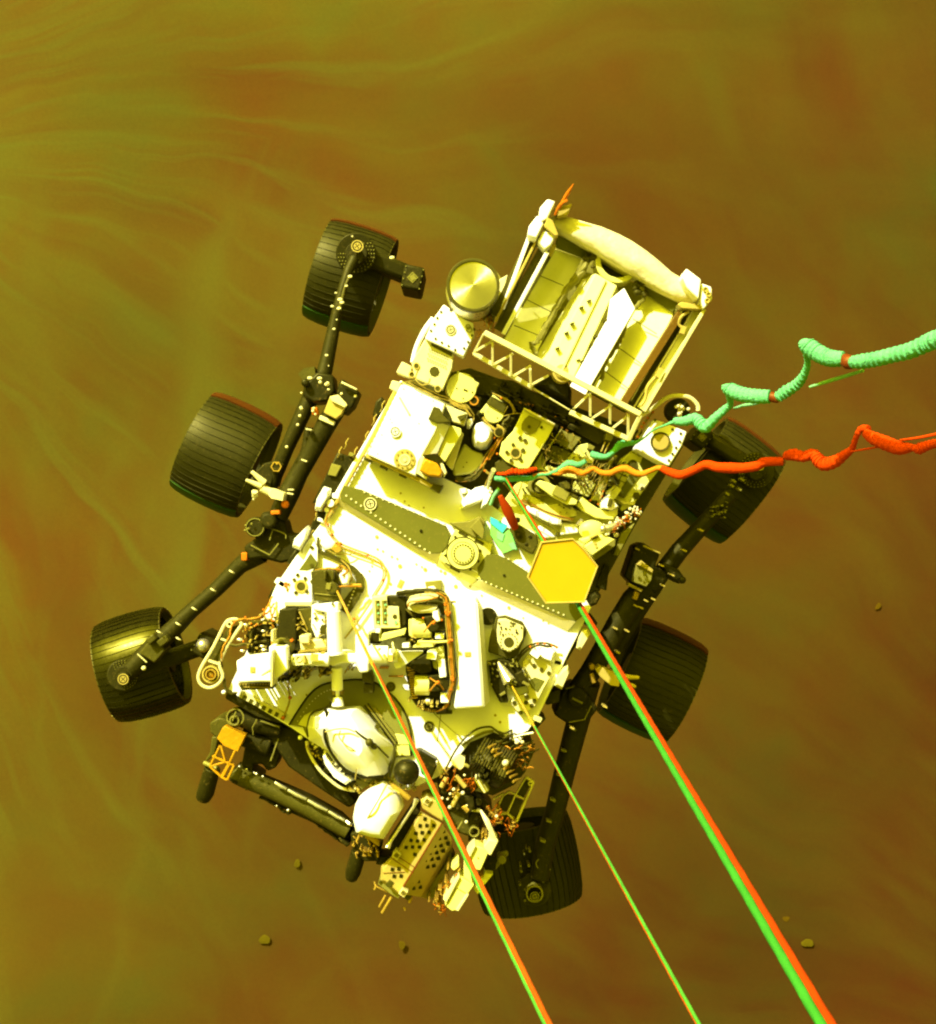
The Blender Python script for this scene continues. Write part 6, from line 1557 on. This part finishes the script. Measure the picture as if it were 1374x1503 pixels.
m = MB(); m.prism([(450, 430), (480, 405), (550, 460), (545, 480), (480, 440)], -.07, -.1); m.prism([(405, 535), (490, 575), (480, 590), (400, 550)], -.12, -.2); m.beam((490, 320, -.13), (590, 365, -.13), L(10), .02)
rp('hinge_plate', m, 'tan', .003)
m = MB()
for x, y in ((458, 340), (600, 435), (660, 490), (830, 230), (732, 348), (330, 800), (400, 815), (510, 640), (480, 680), (550, 630), (450, 670), (80, 1380), (605, 550), (345, 940), (270, 1255)): m.box(x, y, 26, 9, 25, -.13, -.2)
rp('arm_clip', m, 'tan', 0)
m = MB(); m.cyl(195, 1025, 18, -.12, -.2, 14); m.box(450, 610, 30, 50, 20, -.14, -.2); m.box(200, 1090, 26, 60, -15, -.13, -.2); rp('orange_boot', m, 'copper', .004)
m = MB(); m.prism([(215, 1040), (240, 1020), (330, 1060), (360, 1100), (350, 1140), (300, 1130), (240, 1080)], -.06, -.2); m.tube([(340, 1080, -.07), (470, 1086, -.06)], [L(22), L(10)], 10); m.tube([(350, 1100, -.07), (450, 1140, -.06)], [L(18), L(9)], 10)
rp('release_bolt', m, 'tan', .003)
m = MB(); m.prism([(20, 1160), (90, 1120), (180, 1190), (230, 1270), (180, 1330), (60, 1360), (-30, 1300)], -.18, -.4); m.cyl(110, 1200, 60, -.14, -.3, 24); rp('rocker_pivot', m, 'dark', .012)
m = MB(); m.tube([(80, 1205, -.13), (140, 1235, -.13)], L(7), 6); m.tube([(60, 1345, -.17), (150, 1330, -.17), (190, 1250, -.17)], L(4), 6); m.tube([(40, 1150, -.15), (90, 1140, -.15)], L(4), 6); rp('pivot_trim', m, 'olive', 0)
fr('0'); m = MB()
for x, y in ((842, 1071), (828, 1102), (821, 1138), (812, 1175), (806, 1206), (797, 1235)): m.box(x, y, 8, 3, 20, -.25, -.3)
for x, y in ((1078, 706), (1090, 704), (1086, 718), (1068, 725), (1075, 713)): m.box(x, y, 6, 3, 35, -.24, -.3)
for k in range(20): m.cyl(random.uniform(1044, 1068), random.uniform(736, 762), random.uniform(.8, 2), -.2, -.3, 6)
rp('arm_clip', m, 'olive', 0)

# ================================================================== ropes and umbilicals
def rope(name, label, p0, p1, r, core=None, over=1.12, blend_span=None):
    """bridle line, its colour split built as two strands; p0/p1 = (px, py, z) in the full photo"""
    fr('0'); a = P(*p0); b = P(*p1); e = a + (b - a)*over
    root = thing(name, label, 'rope', 'hoisting ropes running down to the rover')
    d_ = (e - a).normalized(); side = d_.cross(Vector((0, 0, 1))).normalized()   # across the rope
    if side.x < 0: side = -side                                               # side points right on the photo
    for s, mt in ((1, 'red_cord'), (-1, 'green_cord')) if core else ((1, 'red_rope'), (-1, 'green_rope')):  # red and green colour split of one line, built as two strands
        # px fraction along the photo line -> fraction along the 3D line
        da = CAMZ - a.z; db = CAMZ - b.z
        def f3(t): return 0 if t <= 0 else t*da/(db + t*(da - db)) if t <= 1 else over
        cuts = [(0, 2, mt)] if not blend_span else [(0, blend_span[0], mt), (blend_span[0], blend_span[1], 'kapton' if s > 0 else 'gold'), (blend_span[1], 2, mt)]  # orange and yellow stretch added where the split colours blend
        for t0, t1, mm_ in cuts:
            m = MB(); q = a + side*s*r*.85; n = 260 if t1 > 1 else 40; rings = []; g0, g1 = f3(t0), f3(t1)
            u = side; v = u.cross(d_)
            for i in range(n + 1):
                c = q + (b - a)*(g0 + (g1 - g0)*i/n); ring = []
                for k in range(12):
                    th = 2*math.pi*k/12; rr = r*(1 + .05*math.cos(3*th + i*.9))
                    ring.append(c + (u*math.cos(th) + v*math.sin(th))*rr)
                rings.append(ring)
            m.loft(rings); part('colour_split_strand' if mm_ == mt else 'strand_blend', m, mm_, root, label=('bright red colour split of the rope' if s > 0 else 'bright green colour split of the rope') if mm_ == mt else ('orange blend of the colour split' if s > 0 else 'yellow blend of the colour split'))
    if core:
        m = MB(); t_ = .42*(CAMZ-a.z)/((CAMZ-b.z) + .42*((CAMZ-a.z)-(CAMZ-b.z))); m.tube([a + Vector((0, 0, r)), a + (b-a)*t_*.6 + Vector((0, 0, r)), a + (b-a)*t_ + Vector((0, 0, r*.4))], [r*core, r*core*.85, r*.2], 8, raw=True); part('core_blend', m, 'yellow_rope', root, label='yellow overlap of the two strand colours')  # overlap of red and green, added as a yellow thread
    return root
rope('hoist_rope', 'left hoist rope, red and green, crossing the black sphere', (495, 868, .13), (804, 1503, 4.65), .0031, .95, 1.12, (0, .17))
rope('hoist_rope', 'thin middle hoist rope rising from the small metal cone on the deck', (752, 1008, .15), (1025, 1503, 4.1), .0029, .95, 1.12, (0, .12))
tr3 = rope('hoist_rope', 'thickest hoist rope on the right, coming out from under the yellow hexagonal antenna', (848, 884, .27), (1212, 1503, 4.25), .0072)
fr('0'); la = P(742, 702, .12); lb_ = P(806, 806, .41)
for sx_, mt_ in ((1, 'red_rope'), (-1, 'green_rope')):
    off = Vector((sx_*.0042, 0, 0)); part('lead_line', MB().tube([la + off*.6, lb_ + off*1.2], [.0035, .0052], 8, raw=True), mt_, tr3, label='thin red colour split of the lead line' if sx_ > 0 else 'thin green colour split of the lead line')

def umb(name, label, segs, cat='umbilical cable'):  # one umbilical's colour split, built as a green and a red cable
    root = thing(name, label, cat)
    for seg in segs: seg(root)
    return root
def sleeve(frame, pts, r, mt, rib=.18, nper=12, label=None, nm='sleeve'):
    def f(root):
        fr(frame); p = smooth([P(*a) for a in pts], nper); m = MB()
        rr = []
        for i in range(len(p)):
            t = i/(len(p)-1)*(len(r)-1) if isinstance(r, (list, tuple)) else 0
            b_ = (r[int(t)] + (r[min(int(t)+1, len(r)-1)] - r[int(t)])*(t-int(t))) if isinstance(r, (list, tuple)) else r
            rr.append(L(b_, pts[0][2]) * (1 + rib*(((i*1.0/5) % 1) - .5)) )
        m.tube(p, rr, 14, raw=True); o = part(nm, m, mt, root, label=label, sharp=60)
    return f
G1 = [
    sleeve('B', [(450, 975, .10), (560, 985, .10), (700, 980, .10), (820, 975, .10), (900, 940, .11), (1000, 930, .12), (1100, 890, .13), (1200, 830, .14), (1300, 840, .15), (1374, 800, .16)], [22, 30, 30, 26, 18, 16, 24, 38, 30, 24], 'mint'),
    sleeve('C', [(330, 590, .18), (380, 610, .19), (480, 620, .2), (560, 560, .21), (620, 500, .22), (700, 480, .23), (770, 480, .24), (860, 430, .26), (960, 350, .28), (1080, 300, .30), (1180, 265, .33)], [34, 36, 26, 28, 42, 36, 20, 10, 8, 10, 26], 'mint'),
    sleeve('14', [(100, 492, .35), (150, 492, .38), (200, 480, .40), (230, 505, .42), (255, 520, .44), (300, 475, .48), (345, 435, .5), (372, 410, .53), (366, 370, .57), (352, 325, .61)], [18, 24, 28, 32, 28, 22, 19, 15, 15, 20], 'mint'),
    sleeve('14', [(355, 312, .62), (362, 330, .62), (400, 352, .64), (450, 366, .66), (510, 372, .68), (565, 372, .70)], [22, 34, 37, 37, 36, 33], 'mint', .14),
    sleeve('14', [(567, 372, .70), (600, 380, .71), (612, 385, .71)], [26, 24, 20], 'collar_brown', 0, label='dark red brown collar', nm='collar'),
    sleeve('14', [(600, 378, .72), (640, 350, .74), (690, 318, .78), (720, 285, .82), (742, 240, .86), (748, 200, .9), (742, 160, .94), (735, 110, .98)], [26, 30, 26, 22, 17, 14, 16, 26], 'mint', .30),
    sleeve('14', [(735, 100, 1.0), (745, 120, 1.0), (790, 155, 1.02), (840, 180, 1.05), (880, 188, 1.08), (925, 188, 1.1)], [28, 42, 44, 42, 40, 36], 'mint', .14),
    sleeve('14', [(926, 192, 1.1), (950, 205, 1.12), (975, 215, 1.13)], [32, 36, 24], 'collar_brown', 0, label='dark red brown collar', nm='collar'),
    sleeve('14', [(960, 205, 1.14), (1020, 200, 1.18), (1090, 188, 1.22), (1170, 168, 1.28), (1250, 148, 1.34), (1330, 112, 1.4), (1374, 92, 1.45), (1460, 50, 1.5)], [28, 36, 36, 36, 38, 40, 40, 40], 'mint', .26, 14),
    sleeve('14', [(760, 325, .9), (850, 297, .98), (940, 270, 1.05), (1020, 245, 1.12)], [6, 9, 9, 7], 'mint_pale', 0, nm='tether'),
    sleeve('14', [(390, 430, .5), (440, 415, .55), (500, 405, .6), (560, 385, .66)], [5, 8, 8, 5], 'mint_pale', 0, nm='tether')]
umb('umbilical_split_green', 'crinkled mint green colour split of the umbilical cable looping out to the upper right edge', G1)
R1 = [
    sleeve('B', [(480, 930, .08), (560, 930, .12), (640, 905, .13), (720, 915, .13), (800, 895, .13), (880, 880, .12)], [16, 20, 34, 24, 30, 16], 'red_sleeve', .5),
    sleeve('B', [(840, 950, .11), (900, 930, .11), (1000, 925, .12), (1100, 930, .13), (1200, 895, .14), (1300, 915, .15), (1374, 930, .16)], [14, 12, 12, 18, 34, 34, 24], 'orange_sleeve', .15),
    sleeve('C', [(0, 775, .16), (90, 740, .16), (150, 750, .17), (220, 790, .17), (290, 770, .18), (350, 740, .18), (430, 780, .19), (520, 785, .2), (600, 750, .21), (680, 740, .22), (760, 780, .23), (840, 795, .24), (920, 765, .25), (1000, 735, .26), (1060, 740, .27)], [14, 22, 26, 26, 22, 24, 28, 30, 32, 36, 32, 30, 26, 24, 28], 'orange_sleeve', .06, label='orange stretch of the colour split over the deck'),
    sleeve('13', [(160, 670, .27), (220, 700, .28), (300, 725, .3), (350, 715, .31), (430, 680, .33), (510, 645, .35), (600, 665, .37), (700, 670, .39), (800, 670, .41), (900, 655, .43), (960, 625, .45), (1040, 620, .47), (1110, 620, .48)], [22, 32, 36, 32, 32, 34, 38, 42, 38, 38, 36, 34, 32], 'red_sleeve', .05),
    sleeve('14', [(640, 662, .48), (680, 655, .52), (730, 665, .55), (775, 652, .58), (800, 680, .6), (830, 700, .62), (880, 690, .65), (930, 655, .7), (965, 625, .74), (985, 570, .78), (1010, 530, .8), (1045, 530, .83)], [20, 30, 26, 26, 32, 34, 30, 22, 15, 13, 16, 18], 'red_sleeve', .2),
    sleeve('14', [(1025, 545, .84), (1070, 575, .86), (1130, 600, .9), (1190, 622, .93), (1235, 622, .96), (1262, 620, 1.0)], [20, 32, 36, 34, 26, 14], 'red_sleeve', .12),
    sleeve('14', [(1262, 620, 1.0), (1290, 625, 1.0), (1330, 612, 1.02), (1374, 600, 1.05), (1450, 590, 1.1)], [12, 30, 24, 22, 22], 'red_sleeve', .2),
    sleeve('14', [(960, 640, .75), (1050, 625, .8), (1120, 612, .85)], [4, 5, 4], 'red_sleeve', 0, nm='tether'),
    sleeve('14', [(1200, 585, .95), (1290, 572, 1.0), (1374, 555, 1.05), (1450, 540, 1.1)], [6, 6, 7, 7], 'red_sleeve', 0, nm='tether')]
umb('umbilical_split_red', 'bright red colour split of the umbilical cable running right across the rear right wheel', R1)
